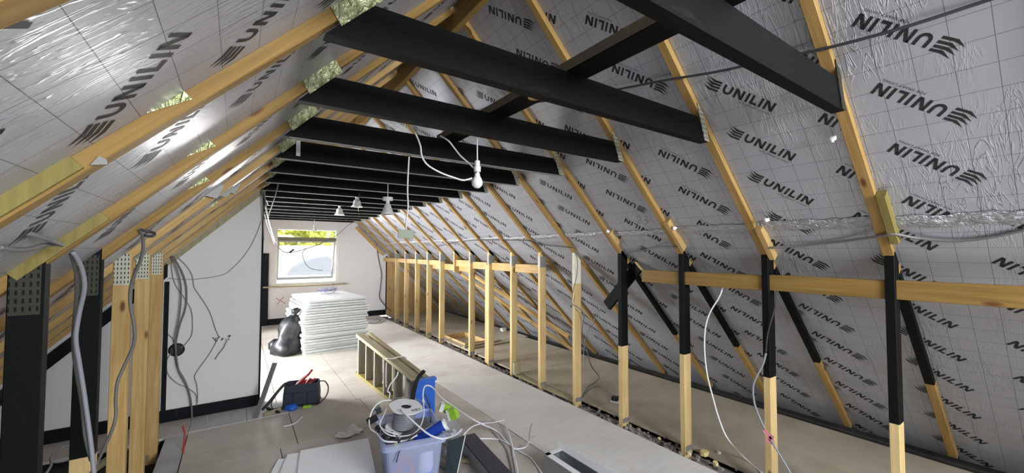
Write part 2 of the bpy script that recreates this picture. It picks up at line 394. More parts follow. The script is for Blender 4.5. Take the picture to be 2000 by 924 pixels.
# window gable
wx0, wx1, wz0, wz1 = .625, 1.825, .775, 1.945
g = MB()
def gquad(*p): g.prism([(x, GABLE, z) for x, z in p], (0, .22, 0))
gquad((-2.3, 0), (wx0, 0), (wx0, lz(wx0, .14)), (-2.3, .02))
gquad((wx0, 0), (wx1, 0), (wx1, wz0), (wx0, wz0))
gquad((wx0, wz1), (wx1, wz1), (wx1, rz(wx1, .14)), (RX, RZ + .14), (wx0, lz(wx0, .14)))
gquad((wx1, 0), (4.38, 0), (4.38, .01), (wx1, rz(wx1, .14)))
struct(g.build('wall_far', 'wall_far'))
w = MB(); w.prism([(2.885, GABLE - .02, 0), (4.24, GABLE - .02, 0), (2.905, GABLE - .02, rz(2.905) - .01), (2.885, GABLE - .02, rz(2.885) - .01)], (0, .02, 0)); struct(w.build('wall_eaves', 'ply'))
w = MB(); w.box(2.0, 2.87, GABLE - .018, GABLE, 0, .12); w.box(.44, 1.0, GABLE - .018, GABLE, 0, .12); struct(w.build('baseboard_far', 'black_wall'))
w = MB(); w.box(2.862, 2.886, GABLE - .012, GABLE, .12, 1.36); struct(w.build('trim_5', 'black_wall'))
w = MB(); w.box(.425, .525, GABLE - .05, GABLE - .002, 0, 1.43); struct(w.build('trim_6', 'black_wall'))
w = MB(); w.bar((wx1 + .36, GABLE - .02, rz(wx1 + .36) - .05), (2.8, GABLE - .02, rz(2.8) - .05), .03, .07, (0, 1, 0)); struct(w.build('trim_7', 'pine'))
# pencil cross on the gable wall, as it stands in the plaster
x = MB()
for a, b in (((.68, .40), (.80, .55)), ((.66, .53), (.83, .41))): x.bar((a[0], GABLE - .001, a[1]), (b[0], GABLE - .001, b[1]), .012, .001, (0, 0, 1), e=.0002)
struct(x.build('wall_far_mark', plain('red_pencil', 'b06a5e', .8)))
wn = bpy.data.objects.new('window_1', None); C.objects.link(wn); wn.location = (1.225, GABLE, wz0); struct(wn)
f = MB(); t = .045; Y0, Y1 = GABLE + .03, GABLE + .09
f.box(wx0, wx0 + t, Y0, Y1, wz0, wz1); f.box(wx1 - t, wx1, Y0, Y1, wz0, wz1); f.box(wx0 + t, wx1 - t, Y0, Y1, wz1 - .03, wz1); f.box(wx0 + t, wx1 - t, Y0, Y1, wz0, wz0 + .05)
f.build('window_frame', 'window_frame', wn)
f = MB(); f.box(wx0 + t, wx1 - t, Y0 - .01, Y1, 1.70, 1.765); f.build('window_transom', 'window_dark', wn)
f = MB(); f.box(wx0 + t, wx1 - t, Y0 + .02, Y0 + .026, 1.765, wz1 - .03); f.build('window_pane', 'glass', wn)
# top-hung sash pushed open
ang = math.radians(17); hz = 1.70; hy = Y0 + .05; Ls = .86
R = Matrix.Translation((0, hy, hz)) @ Matrix.Rotation(ang, 4, 'X')
f = MB(); sx0, sx1 = wx0 + t + .005, wx1 - t - .005
for b in ((sx0, sx0 + .035, -Ls, 0), (sx1 - .035, sx1, -Ls, 0), (sx0 + .035, sx1 - .035, -Ls, -Ls + .045), (sx0 + .035, sx1 - .035, -.035, 0)):
    f.box(b[0], b[1], -.02, .02, b[2], b[3], 0, R)
sa = f.build('window_sash', 'sash', wn)
f = MB(); f.box(sx0 + .035, sx1 - .035, -.003, .003, -Ls + .045, -.035, 0, R); f.build('window_glazing', 'glass', sa)
f = MB(); f.box(wx0 - .19, wx1 + .16, GABLE - .09, GABLE + .03, wz0 - .028, wz0); f.build('window_sill', 'old_wood', wn)

# end wall behind the viewer, with its window opening
g = MB()
def bquad(*p): g.prism([(x, -2.55, z) for x, z in p], (0, -.2, 0))
bquad((-2.0, 0), (-.3, 0), (-.3, lz(-.3)), (-2.0, .02)); bquad((-.3, 0), (2.1, 0), (2.1, 1.15), (-.3, 1.15))
bquad((-.3, 2.05), (2.1, 2.05), (RX, RZ)); bquad((2.1, 0), (4.3, 0), (4.3, .05), (2.1, rz(2.1)))
struct(g.build('wall_near', 'wall'))

# ------------------------------------------------------------------ insulation boards with print
H = .050; ST = .0118
def logo_polys():
    """logo in its own frame: x along the reading direction, y up; origin at the top of the U"""
    P = []
    def q(*p): P.append(list(p))
    def bar(x, w=ST): q((x, -H), (x + w, -H), (x + w, 0), (x, 0))
    r = .023; cx, cy = .023, -H + .023
    q((0, cy), (ST, cy), (ST, 0), (0, 0)); q((.046 - ST, cy), (.046, cy), (.046, 0), (.046 - ST, 0))
    for i in range(8):
        a0, a1 = math.pi + math.pi * i / 8, math.pi + math.pi * (i + 1) / 8; ri = r - ST
        q((cx + ri * math.cos(a0), cy + ri * math.sin(a0)), (cx + r * math.cos(a0), cy + r * math.sin(a0)), (cx + r * math.cos(a1), cy + r * math.sin(a1)), (cx + ri * math.cos(a1), cy + ri * math.sin(a1)))
    def N(x):
        wd = .046; bar(x); bar(x + wd - ST); q((x, 0), (x + wd - ST * 1.2, -H), (x + wd, -H), (x + ST * 1.2, 0))
    N(.057); bar(.116); bar(.139); q((.139 + ST, -H), (.172, -H), (.172, -H + ST), (.139 + ST, -H + ST)); bar(.181); N(.204)
    # mark: four brush strokes with trailing points
    for y, xo in ((.004, -.006), (-.011, -.012), (-.027, -.010), (-.044, -.016)):
        q((-.046 + xo, y - .013), (-.012 + xo * .3, y - .0105), (-.012 + xo * .3, y), (-.040 + xo, y - .002))
        q((-.046 + xo, y - .013), (-.040 + xo, y - .002), (-.080 + xo, y + .006), (-.062 + xo, y - .004))
    return P
LOGO = logo_polys()
def text_polys(txt, size):
    cu = bpy.data.curves.new('tmp', 'FONT'); cu.body = txt; cu.size = size; cu.space_character = 1.15
    ob = bpy.data.objects.new('tmp', cu); C.objects.link(ob); dg = bpy.context.evaluated_depsgraph_get(); me = ob.evaluated_get(dg).to_mesh()
    me.calc_loop_triangles(); vs_ = [v.co.xy.copy() for v in me.vertices]; tr = [[tuple(vs_[i]) for i in t.vertices] for t in me.loop_triangles]
    wd = max(v.x for v in vs_); ob.evaluated_get(dg).to_mesh_clear(); bpy.data.objects.remove(ob); return tr, wd
STRAP, STRAPW = text_polys('FOR SMART LIVING', .014)
kx = .150 / STRAPW
STRAP = [[(.096 + p[0] * kx, -H - .019 + p[1]) for p in t] for t in STRAP]

def clip(poly, x0, x1, y0, y1):
    for ax, lim, sgn in ((0, x0, 1), (0, x1, -1), (1, y0, 1), (1, y1, -1)):
        out = []
        for i in range(len(poly)):
            a, b = poly[i - 1], poly[i]; da, db = sgn * (a[ax] - lim), sgn * (b[ax] - lim)
            if (da >= 0) != (db >= 0): t = da / (da - db); out.append((a[0] + (b[0] - a[0]) * t, a[1] + (b[1] - a[1]) * t))
            if db >= 0: out.append(b)
        poly = out
        if len(poly) < 3: return []
    return poly
Q = 1 / S2
def board(side, ya, yb, s0, s1, cols, label, group=None, strap=False):
    """one foil-faced board in a rafter bay; cols: (Y of U, slope of U, way) where way is up or rev"""
    yc = round((ya + yb) / 2, 1) + .06; sc = math.floor(s0 * 10) / 10 + .088
    if side == 'R':
        ex, ey, ez = Vector((0, 1, 0)), Vector((Q, 0, -Q)), Vector((-Q, 0, -Q)); o = Vector((RX, 0, 4.29 - RX))
        loc = lambda Y, s: (Y - yc, s - sc); org = o + ex * yc + ey * sc; xa, xb = ya - yc, yb - yc
        dirs = {'up': ((-Q, Q), (-Q, -Q)), 'rev': ((Q, -Q), (Q, Q))}
    else:
        ex, ey, ez = Vector((0, -1, 0)), Vector((-Q, 0, -Q)), Vector((Q, 0, -Q)); o = Vector((RX, 0, 1.967 + RX))
        loc = lambda Y, s: (yc - Y, s - sc); org = o - ex * yc + ey * sc; xa, xb = yc - yb, yc - ya
        dirs = {'up': ((Q, -Q), (Q, Q)), 'rev': ((-Q, Q), (-Q, -Q))}
    mt = Matrix(((ex.x, ey.x, ez.x, org.x), (ex.y, ey.y, ez.y, org.y), (ex.z, ey.z, ez.z, org.z), (0, 0, 0, 1)))
    T = .06; y0, y1 = s0 - sc, s1 - sc
    v = [(xa, y0, 0), (xb, y0, 0), (xb, y1, 0), (xa, y1, 0), (xa, y0, -T), (xb, y0, -T), (xb, y1, -T), (xa, y1, -T)]
    f = [(0, 1, 2, 3), (7, 6, 5, 4), (0, 4, 5, 1), (1, 5, 6, 2), (2, 6, 7, 3), (3, 7, 4, 0)]; m = [0, 0, 2, 2, 2, 2]
    for Yu, su, way in cols:
        r, u = dirs[way]; n0 = math.ceil((s0 - .2 - su) / .3); n1 = math.floor((s1 + .2 - su) / .3)
        for n in range(n0, n1 + 1):
            bx, by = loc(Yu, su + .3 * n)
            for pl in LOGO + (STRAP if strap else []):
                q = clip([(bx + r[0] * a + u[0] * b, by + r[1] * a + u[1] * b) for a, b in pl], xa + .004, xb - .004, y0 + .004, y1 - .004)
                if q:
                    k = len(v); v += [(a, b, .0007) for a, b in q]; f.append(tuple(range(k, k + len(q)))); m.append(1)
    ob = finish('insulation_board', v, f, ['foil', 'ink', 'foam'], m, matrix=mt)
    return tag(ob, label, 'insulation board', group)

UPR = {-1: [(.323, 1.264, 'rev'), (-.12, 1.30, 'up')], 0: [(1.001, 1.147, 'up'), (.524, 1.942, 'rev')], 1: [(1.364, .727, 'rev'), (1.861, .252, 'up')],
       2: [(1.947, .358, 'rev'), (2.445, .20, 'up')], 3: [(2.66, .583, 'up'), (2.95, .45, 'rev')], 4: [(3.394, .173, 'up'), (3.55, .35, 'rev')]}
LOR = {-1: [(.587, 2.095, 'up'), (.084, 2.56, 'rev')], 0: [(.97, 3.018, 'rev'), (.587, 2.095, 'up'), (1.22, 2.90, 'rev')], 1: [(1.47, 2.237, 'rev'), (1.86, 2.21, 'up')],
       2: [(2.054, 2.302, 'up'), (2.42, 2.26, 'up')], 3: [(2.79, 2.43, 'up')]}
SEAM = 2.10
bays = [(-2, -2.54 - TH, YPREV), (-1, YPREV, YK[0])] + [(k, YK[k], YK[k + 1]) for k in range(15)] + [(15, YK[15], GABLE)]
def nth(k): return ORD[15 - k]       # counted from the window gable
for k, a, b in bays:
    a, b = a + TH + .0005, b - .0005
    wd = b - a
    cu = UPR.get(k) or ([(b - .10, .15 + .07 * (k % 4), 'up'), (b + .06, .1, 'rev')] if k in (5,) else [(b - .42, .1 + .05 * (k % 5), 'rev'), (b + .02, .2, 'up')] if k % 2 == 0 else [(b - .12, .22, 'up'), (a + .03, .1, 'up')])
    cl = LOR.get(k) or ([(b - .12, 2.2 + .03 * (k % 3), 'up')] if k == 4 else [(b - .42, 2.26 + .04 * (k % 4), 'rev')] if k % 2 else [(b - .40, 2.34, 'rev'), (b - .02, 2.3, 'up')])
    board('R', a, b, .02, SEAM, cu, f'printed silver foil board above taped seam behind studs, {nth(k)} bay from window gable', 'upper foil boards behind the stud row', k < 2)
    board('R', a, b, SEAM + .004, 4.41, cl, f'printed silver foil board below taped seam behind studs, {nth(k)} bay from window gable', 'lower foil boards behind the stud row')
LUP = {0: [(1.05, 1.954, 'up'), (.523, 1.753, 'rev')], 1: [(1.44, 1.62, 'up')], 2: [(2.05, 1.60, 'up')]}
for k, a, b in bays:
    a, b = a + TH + .0005, b - .0005
    cu = LUP.get(k) or [(b - .16, 1.2 + .05 * (k % 4), 'up')]
    board('L', a, b, .02, 2.45, cu, f'wrinkled silver foil board high on partition-side slope, {nth(k)} bay from window gable', 'upper foil boards on the partition-side slope')
    if not (8 <= k <= 13): board('L', a, b, 2.454, 4.40, [(b - .15, 2.6, 'up')], f'foil board low down on partition-side slope, {nth(k)} bay from window gable', 'lower foil boards on the partition-side slope')  # low boards left out so the added side light gets in

# ------------------------------------------------------------------ roof timbers
for k, y in enumerate([YPREV] + YK):
    k -= 1; yc = y + TH / 2; n = ORD[15 - k] if k >= 0 else 'seventeenth'
    dp = .095; h = dp / 2 * Q
    p0 = (RX + .02 + h, yc, RZ - .02 + h); p1 = (4.21 + h, yc, .035 + h)
    L = (Vector(p1) - Vector(p0)).length
    def fr(z): return (RZ - .02 - z) / (RZ - .02 - .035)
    if 0 <= k <= 3: o = timber('rafter', p0, p1, TH, dp, (0, 1, 0), ['pine_rafter', 'black'], None, [fr(1.38), fr(.665)], [0, 1, 0])
    else: o = timber('rafter', p0, p1, TH, dp, (0, 1, 0), ['pine_rafter'])
    what = 'pine rafter blackened below the studs' if 0 <= k <= 3 else 'bare pine rafter behind the stud row'
    tag(o, f'{what}, {n} from window gable', 'rafter', 'rafters on the stud-row slope')
    # plates on the rafters of the stud-row slope where the ties meet them are parts of the ties
    p0 = (RX - .02 - h, yc, RZ - .03 + h); p1 = (-1.86 - h, yc, .06 + h)
    o = timber('rafter', p0, p1, TH, dp, (0, 1, 0), ['pine_orange' if k <= 3 else 'pine'])
    tag(o, f'orange-toned pine rafter on the partition-side slope, {n} from window gable', 'rafter', 'rafters on the partition-side slope')
    def on_face(s, e): # point on the viewer-side face of this rafter: distance along slope from ridge, offset from underside
        return Vector((RX - s * Q - e * Q, y - .0015, RZ - s * Q + e * Q - .01))
    if k in (1, 2, 3, 4, 5):      # triangular nail plate with its teeth side, splice board lower down
        s0 = {1: 1.83, 2: 1.80, 3: 1.86, 4: 1.84, 5: 1.86}[k]
        mb = MB(); mb.prism([on_face(s0 - .075, .012), on_face(s0 - .075, .050), on_face(s0 - .02, .052), on_face(s0 + .02, .034)], (0, -.002, 0))
        q = mb.build('nail_plate', 'plate_green', o); q['label'] = 'green-tinged triangular nail plate'
        c0_, c1_ = (2.00, 2.42) if k == 1 else (2.10, 2.36)
        mb = MB(); mb.prism([on_face(c0_, .004), on_face(c0_, .042), on_face(c1_, .042), on_face(c1_, .004)], (0, -.010, 0))
        if k <= 2: q = mb.build('splice_board', 'pine_green', o); q['label'] = 'olive-stained splice board'

mb = timber('ridge_board', (RX, -2.5, 3.07), (RX, GABLE, 3.07), .04, .24, (1, 0, 0), ['pine_orange'])
tag(mb, 'brown pine ridge board running along the apex between both slopes', 'ridge board')

# collar ties, painted black
for k, y in enumerate(YK):
    zb, zt = 2.088, 2.212; n = ORD[15 - k]
    poly = [(.185, zb), (2.09, zb), (rz(zt) - .035, zt), (zt - 1.93 + .02, zt)]
    e = [(x, z) for x, z in poly]
    org = Vector((1.15, y + TH / 2, zb)); v = []
    for yy_ in (-TH / 2, TH / 2): v += [(x - org.x, yy_, z - zb) for x, z in e]
    # local frame rotated so that grain runs along the tie
    v = [(b_, c_, a_) for a_, b_, c_ in [(q[0], q[1], q[2]) for q in v]]
    mt = Matrix(((0, 0, 1, org.x), (1, 0, 0, org.y), (0, 1, 0, org.z), (0, 0, 0, 1)))
    o = finish('collar_tie', v, [(0, 1, 2, 3), (7, 6, 5, 4), (0, 4, 5, 1), (1, 5, 6, 2), (2, 6, 7, 3), (3, 7, 4, 0)], ['black'], None, None, matrix=mt)
    tag(o, f'black-painted ceiling tie spanning the loft, {n} from window gable', 'beam', 'black ceiling ties')
    yf = y - .0015
    mb = MB(); mb.prism([(.225, yf, lz(.225, -.035)), (.345, yf, lz(.345, -.035)), (.315, yf, lz(.315, .04)), (.195, yf, lz(.195, .04))], (0, -.003, 0))
    q = mb.build('nail_plate', 'plate_green', o); q['label'] = 'crumpled pale green nail plate'
    mb = MB(); mb.prism([(2.055, yf, zb + .004), (2.098, yf, zb + .002), (2.04, yf, rz(2.04, .035)), (1.985, yf, rz(1.985, .02))], (0, -.003, 0))
    q = mb.build('nail_plate', 'plate_dark' if k == 0 else 'plate', o)
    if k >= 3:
        mb = MB(); mb.box(.21, 2.08, y + .004, y + TH - .004, zb - .003, zb + .001); q = mb.build('lit_underside', 'lit_edge', o); q['label'] = 'pale underside strip with window light painted in'  # grey strip paints in the window light along the far tie undersides
o = timber('binder', (1.125, -.6, 2.235), (1.125, 2.42, 2.235), .115, .044, (1, 0, 0), ['black']); tag(o, 'long black binder lying across the tops of the black ceiling ties', 'beam')
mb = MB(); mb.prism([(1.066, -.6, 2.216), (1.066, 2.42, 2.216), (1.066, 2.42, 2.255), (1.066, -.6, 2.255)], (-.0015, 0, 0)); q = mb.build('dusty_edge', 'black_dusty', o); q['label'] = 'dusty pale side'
pc = at(1045, 190, 'Z', 2.2115)
mb = MB(); mb.lathe([(.0, -.003), (.033, -.003), (.033, .001)], pc, n=20); q = mb.build('round_plug', 'pine_pale', o); q['label'] = 'pale round wooden plug'

# ------------------------------------------------------------------ stud row
PX = 2.77; SW = .085
def stud(k):
    y = YK[k]; yc = y + .02; xc = PX + SW / 2; n = ORD[14 - k]
    top = rz(PX, .02)
    if k <= 3:
        zb = [.62, .70, .72, .665][k]
        o = timber('stud', (xc, yc, -.09), (xc, yc, top), .04, SW, (0, 1, 0), ['pine_pale', 'black'], None, [(zb + .09) / (top + .09)], [0, 1])
        lb = f'stud painted black down to knee height with bare pine foot, {n} from window gable'
    elif k == 4:
        o = timber('stud', (xc, yc, -.09), (xc, yc, top), .04, SW, (0, 1, 0), ['pine_pale', 'whitewash'], None, [(1.17 + .09) / (top + .09)], [0, 1])
        lb = 'pine stud with white paint on its top, beside the black-painted studs'
    elif k == 9:
        o = timber('stud', (xc, yc, 1.16), (xc, yc, top), .04, SW, (0, 1, 0), ['pine', 'pine'])
        lb = 'short pine stud cut off just below the rail, hanging clear of the floor'
    else:
        o = timber('stud', (xc, yc, -.09), (xc, yc, top), .04, SW, (0, 1, 0), ['pine_pale', 'pine'])
        lb = f'full-height bare pine stud standing in the row, {n} from window gable'
    tag(o, lb, 'stud', 'studs in the long row')
    if k != 9:
        mb = MB(); mb.box(PX + .004, PX + SW - .003, y - .002, y - .0005, .004, .045); q = mb.build('foot_plate', 'grey_plate', o); q['label'] = 'grey metal plate at the foot'
    if k >= 5 and k != 9:
        mb = MB(); mb.box(PX + .002, PX + SW - .002, y - .0025, y - .0005, 1.31, 1.43); mb.box(PX - .0025, PX - .0005, y + .002, y + .038, 1.31, 1.43)
        q = mb.build('nail_plate', 'grey_plate', o); q['label'] = 'dull grey nail plate at the top'
for k in range(15): stud(k)
o = timber('stud', (PX + .045, YK[7] + .095, -.09), (PX + .045, YK[7] + .095, 1.30), .04, .09, (1, 0, 0), ['pine_pale']); tag(o, 'doubling pine stud fixed flat beside the eighth stud from window gable', 'stud', 'studs in the long row')
o = timber('timber_offcut', (PX + .045, YK[6] - .035, .005), (PX + .045, YK[6] - .035, .145), .045, .09, (0, 1, 0), ['old_wood']); tag(o, 'short weathered block standing against the foot of a pine stud', 'wood block')
# noggings between the studs
def nog(k0, k1, zc, x=PX + .035, d=.098, mat='pine_orange', lab='', y0=None, y1=None):
    a = y0 if y0 is not None else YK[k0] + .042; b = y1 if y1 is not None else YK[k1] - .002
    o = timber('rail', (x, a, zc), (x, b, zc), .045, d, (1, 0, 0), [mat]); return tag(o, lab, 'rail', 'rails between the studs')
nog(0, 0, 1.300, lab='broad orange pine rail at the black studs, piece running out towards the viewer', y0=-1.5, y1=YK[0] - .002)
nog(0, 1, 1.297, lab='broad orange pine rail between the two black studs furthest from window gable')
nog(1, 2, 1.292, lab='broad orange pine rail between the two middle black studs')
nog(2, 3, 1.288, lab='broad orange pine rail butting the black stud, its free end by the black diagonal board', y1=2.13)
for i, (k0, k1) in enumerate(((5, 6), (6, 7), (7, 8))): nog(k0, k1, 1.285, lab=f'pine rail between bare studs, {["beside the gap in the rails", "next to the doubled stud", "beyond the doubled stud"][i]}', mat='pine', x=PX + .06, y0=YK[k0] + .042 + (0.075 if k0 == 7 else 0))
nog(8, 10, 1.225, lab='pine rail crossing behind the short hanging stud', mat='pine', x=PX + .10, y0=YK[8] + .02, y1=YK[10] + .5)
nog(8, 9, 1.30, lab='upper short rail between the hanging stud and its neighbour', mat='pine', x=PX + .05)
for i in range(10, 14): nog(i, i + 1, 1.285, lab=f'narrow pine rail high between two studs, {ORD[13 - i]} rail from window gable', mat='pine', d=.085, x=PX + .05)
nog(14, 15, 1.285, lab='end rail fixed between the last stud and the plywood gable panel', mat='pine', d=.085, x=PX + .05, y1=GABLE - .03)
# black board nailed across, and far braces
a = at(1247, 520, 'X', PX + .10); b = at(1186, 597, 'X', PX + .10)
o = timber('diagonal_board', a, b, .03, .10, (1, 0, 0), ['black']); tag(o, 'short black board nailed diagonally behind the fourth black stud', 'board')
mb = MB(); d_ = (a - b).normalized(); mb.bar(a, a + d_ * .006, .028, .098, (1, 0, 0)); q = mb.build('cut_end', 'pine_pale', o); q['label'] = 'pale sawn end'
o = timber('brace', (PX + .14, 5.58, 1.22), (3.75, 4.07, .32), .035, .09, (.7, 0, .7), ['pine']); tag(o, 'pine brace slanting down over the rafters behind the bare studs', 'brace')
o = timber('brace', (PX + .16, 5.66, 1.12), (3.98, 4.25, .08), .03, .07, (.7, 0, .7), ['pine']); tag(o, 'second thinner pine brace slanting just under the first', 'brace')
# pieces scabbed onto the rafters at stud tops
for k, s0, s1 in ((0, 1.86, 2.17), (1, 2.04, 2.30), (2, 1.94, 2.22), (3, 2.02, 2.16)):
    xx = lambda s, e: (RX + s * Q - e * Q, YK[k] - .022, RZ - s * Q - e * Q)
    c0 = Vector((RX + s0 * Q + .02, YK[k] - .02, RZ - s0 * Q + .0)); c1 = Vector((RX + s1 * Q + .02, YK[k] - .02, RZ - s1 * Q + .0))
    o = timber('cleat', c0, c1, .035, .06, (0, 1, 0), ['pine_green' if k == 0 else 'pine']); tag(o, f'short pine cleat nailed to the rafter side above the {["black stud furthest from window gable", "second black stud", "third black stud", "fourth black stud"][k]}', 'cleat', 'cleats on the rafters')

# posts under the partition-side slope
LXa, LXb = -.535, -.463
for k, mat, n in ((2, 'black', 'fourth'), (3, 'black', 'third'), (4, 'pine', 'second'), (5, 'pine', ''), (6, 'pine', '')):
    y = YK[k] - .004; xc = (LXa + LXb) / 2; wd = LXb - LXa; top = lz(LXb) + .045
    lab = {2: 'wide black post with black nail plate, grey cables beside it', 3: 'black post with a fresh pine foot, behind thick grey cables', 4: 'bare pine post with a looping grey cable in front',
           5: 'middle one of three bare pine posts beside the partition', 6: 'bare pine post closest to the white partition wall'}[k]
    if k == 3: o = timber('post', (xc, y + TH / 2, -.1), (xc, y + TH / 2, top), TH, wd, (0, 1, 0), ['pine_pale', 'black'], None, [(.66 + .1) / (top + .1)], [0, 1])
    else: o = timber('post', (xc, y + TH / 2, -.1), (xc, y + TH / 2, top), TH, wd, (0, 1, 0), [mat])
    tag(o, lab, 'post', 'posts on the partition side')
    mb = MB(); mb.box(LXa + .004, LXb - .006, y - .003, y - .0015, top - .20, top - .035); q = mb.build('nail_plate', 'plate_dark' if k <= 3 else 'plate', o)
    q['label'] = 'punched metal nail plate'

# ------------------------------------------------------------------ foil tape along the seam of the boards
def tape_strip(ya, yb, s, w, label, off=.004):
    mb = MB(); n = max(6, int((yb - ya) / .03)); v = []; rn = random.Random(int(ya * 100))
    for i in range(n + 1):
        y = ya + (yb - ya) * i / n; d = rn.uniform(-.012, .012)
        for e, hgt in ((-.5, .0), (-.2, rn.uniform(.002, .010)), (.15, rn.uniform(.0, .012)), (.5, 0)):
            ss = s + w * e + d * (.6 if abs(e) == .5 else .3); h_ = off + hgt
            v.append((RX + ss * Q - h_ * Q, y, 4.29 - RX - ss * Q - h_ * Q))
    f = [(i * 4 + j, i * 4 + j + 1, i * 4 + 5 + j, i * 4 + 4 + j) for i in range(n) for j in range(3)]
    mb.add(v, f); return tag(mb.build('foil_tape', 'tape', smooth=True), label, 'foil tape', 'foil tape along the board seam')
for k, a, b in bays:
    if k == -2: continue
    a += TH + .002; b -= .002
    tape_strip(a, b, SEAM + .004 * (k % 3), .075 if k < 2 else .05, f'crumpled foil tape over the board seam behind studs, {nth(k)} bay from window gable')
for i, (px, py, k) in enumerate(((1187, 452, 3), (1317, 446, 2), (1497, 430, 1), (1626, 272, 0))):
    c = at_slope(px, py, -.01); mb = MB(); rn = random.Random(i)
    mb.lathe([(0, -.014), (.010, -.010), (.014, 0), (.012, .010), (0, .015)], c, (.7, 0, .7), 9, wob=lambda a, h: .45 * math.sin(3 * a + i + 90 * h))
    tag(mb.build('foam_scrap', 'rag', smooth=True), ['dab of pale foam by the tape on the fourth black stud rafter', 'dab of pale foam by the tape on the third black stud rafter', 'dab of pale foam by the tape on the second black stud rafter', 'dab of pale foam high on the rafter beside the tie end'][i], 'foam', 'dabs of pale foam')

# dark floor edge in the eaves gap; unseen blocks added to stop light leaks
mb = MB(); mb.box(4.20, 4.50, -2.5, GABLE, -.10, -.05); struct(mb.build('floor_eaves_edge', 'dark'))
mb = MB(); mb.box(4.36, 4.5, -2.5, GABLE, -.1, .35); mb.box(-2.3, -2.0, -2.5, 6.0, -.1, .3); struct(mb.build('eaves_light_stop', 'dark'))

# ------------------------------------------------------------------ rubble in the slot at the stud feet
rn = random.Random(3)
def chunk(mb, c, r, k=0):
    v = []; 
    for z in (-.5, .5):
        for j in range(5):
            a = 2 * math.pi * j / 5 + rn.uniform(-.3, .3); q = rn.uniform(.7, 1.1); v.append((c[0] + r * q * math.cos(a), c[1] + r * q * math.sin(a), c[2] + z * r * rn.uniform(.7, 1.2)))
    mb.add(v, [(4, 3, 2, 1, 0), (5, 6, 7, 8, 9)] + [(j, (j + 1) % 5, 5 + (j + 1) % 5, 5 + j) for j in range(5)], k)
mb = MB()
for i in range(900):
    y = rn.uniform(.1, 9.2); chunk(mb, (rn.uniform(2.712, 2.88), y, rn.uniform(-.06, -.010)), rn.uniform(.006, .02), 0 if rn.random() < .8 else 1)
tag(mb.build('rubble', ['rubble', 'dark']), 'grey rubble and dust filling the slot along the stud feet', 'rubble', None, 'stuff')
mb = MB(); mb.box(2.705, 2.885, -2.4, GABLE, -.10, -.045); struct(mb.build('floor_slot', 'rubble'))
o = timber('sole_board', (2.835, 2.97, -.012), (2.835, 4.0, -.012), .085, .022, (1, 0, 0), ['old_wood']); tag(o, 'thin worn board lying along the slot between two bare studs', 'board')
for i, (px, py, r, mt, lb) in enumerate(((1376, 889, .032, 'foam', 'large cream plaster lump by the foot of a black stud'), (1398, 908, .022, 'foam', 'flat cream plaster shard on the rubble near the walkway'), (1404, 886, .018, 'rag', 'small white plaster chip on the eaves floor'),
                                      (1347, 888, .012, 'rag', 'tiny white crumb at the foot of the black stud'), (1288, 858, .014, 'foam', 'pale chip lying in the slot between two black studs'), (983, 647, .06, 'rag', 'white crumpled lump on the eaves floor at a rafter foot'))):
    c = at(px, py, 'Z', .0); mb = MB(); chunk(mb, (c.x, c.y, r * .45), r); chunk(mb, (c.x + r * .6, c.y + r * .4, r * .3), r * .6)
    tag(mb.build('plaster_lump', mt), lb, 'debris', 'plaster crumbs at the stud feet')

# hatch in the eaves floor
h = empty('floor_hatch', (3.2, 6.0, -.08), 'open floor hatch with brown timber lining in the eaves floor', 'hatch')
for nm, b_ in (('side_board', (2.99, 3.012, 5.64, 6.44)), ('side_board', (3.398, 3.42, 5.64, 6.44)), ('end_board', (3.012, 3.398, 6.418, 6.44)), ('end_board', (3.012, 3.398, 5.64, 5.662))):
    mb = MB(); mb.box(*b_, -.09, .03); mb.build(nm, 'ply', h)
mb = MB(); mb.box(3.02, 3.39, 5.67, 6.41, -.095, -.06); mb.build('hatch_base', 'floor_eave', h)
for i, (p, q, lb) in enumerate((((2.90, 5.52), (3.62, 5.60), 'loose plank lying just in front of the open floor hatch'), ((2.93, 5.38), (3.7, 5.42), 'thinner loose plank beside the plank at the hatch'))):
    o = timber('plank', (p[0], p[1], .013), (q[0], q[1], .013), .07 - .02 * i, .022, (0, 1, 0), ['old_wood']); tag(o, lb, 'plank')

# ------------------------------------------------------------------ plasterboard stack
rn = random.Random(11); z = .0; N = 21
corner = [.81, .815, .80, .795, .80, .79, .80, .785, .80, .79, .80, .79, .77, .80, .79, .81, .82, .80, .84, .86, .87]
for i in range(N):
    t = .032; x = corner[i] + rn.uniform(-.008, .008); y = 6.33 + rn.uniform(-.025, .025); a = -.06 + rn.uniform(-.018, .018); wd = .90 + rn.uniform(-.015, .015); dp = 1.26 + rn.uniform(-.03, .03)
    if i >= 18: wd = .83; y += .02
    R = Matrix.Translation((x, y, z)) @ Matrix.Rotation(-a * 0 + .075 + rn.uniform(-.012, .012), 4, 'Z')
    mb = MB(); mb.add([(0, 0, 0), (wd, 0, 0), (wd, dp, 0), (0, dp, 0), (0.004, 0.004, t - .003), (wd - .004, .004, t - .003), (wd - .004, dp - .004, t - .003), (.004, dp - .004, t - .003)],
                      [(3, 2, 1, 0), (4, 5, 6, 7), (0, 1, 5, 4), (1, 2, 6, 5), (2, 3, 7, 6), (3, 0, 4, 7)])
    me_v = [R @ q for q in mb.v]; cx = R @ Vector((wd / 2, dp / 2, 0))
    o = finish('plasterboard', [q - cx for q in me_v], mb.f, ['board_edge', 'board_white'], [0, 1, 0, 0, 0, 0], loc=cx)
    k = N - 1 - i
    tag(o, ('topmost white plasterboard of the tall stack, cable tangle on it' if k == 0 else 'lowest plasterboard of the tall stack, resting on the floor' if i == 0 else f'white plasterboard in the tall stack before the window, {ORD[k] if k < 20 else "last"} from top'), 'plasterboard', 'plasterboards in the tall stack')
    z += t + .0048
STZ = z
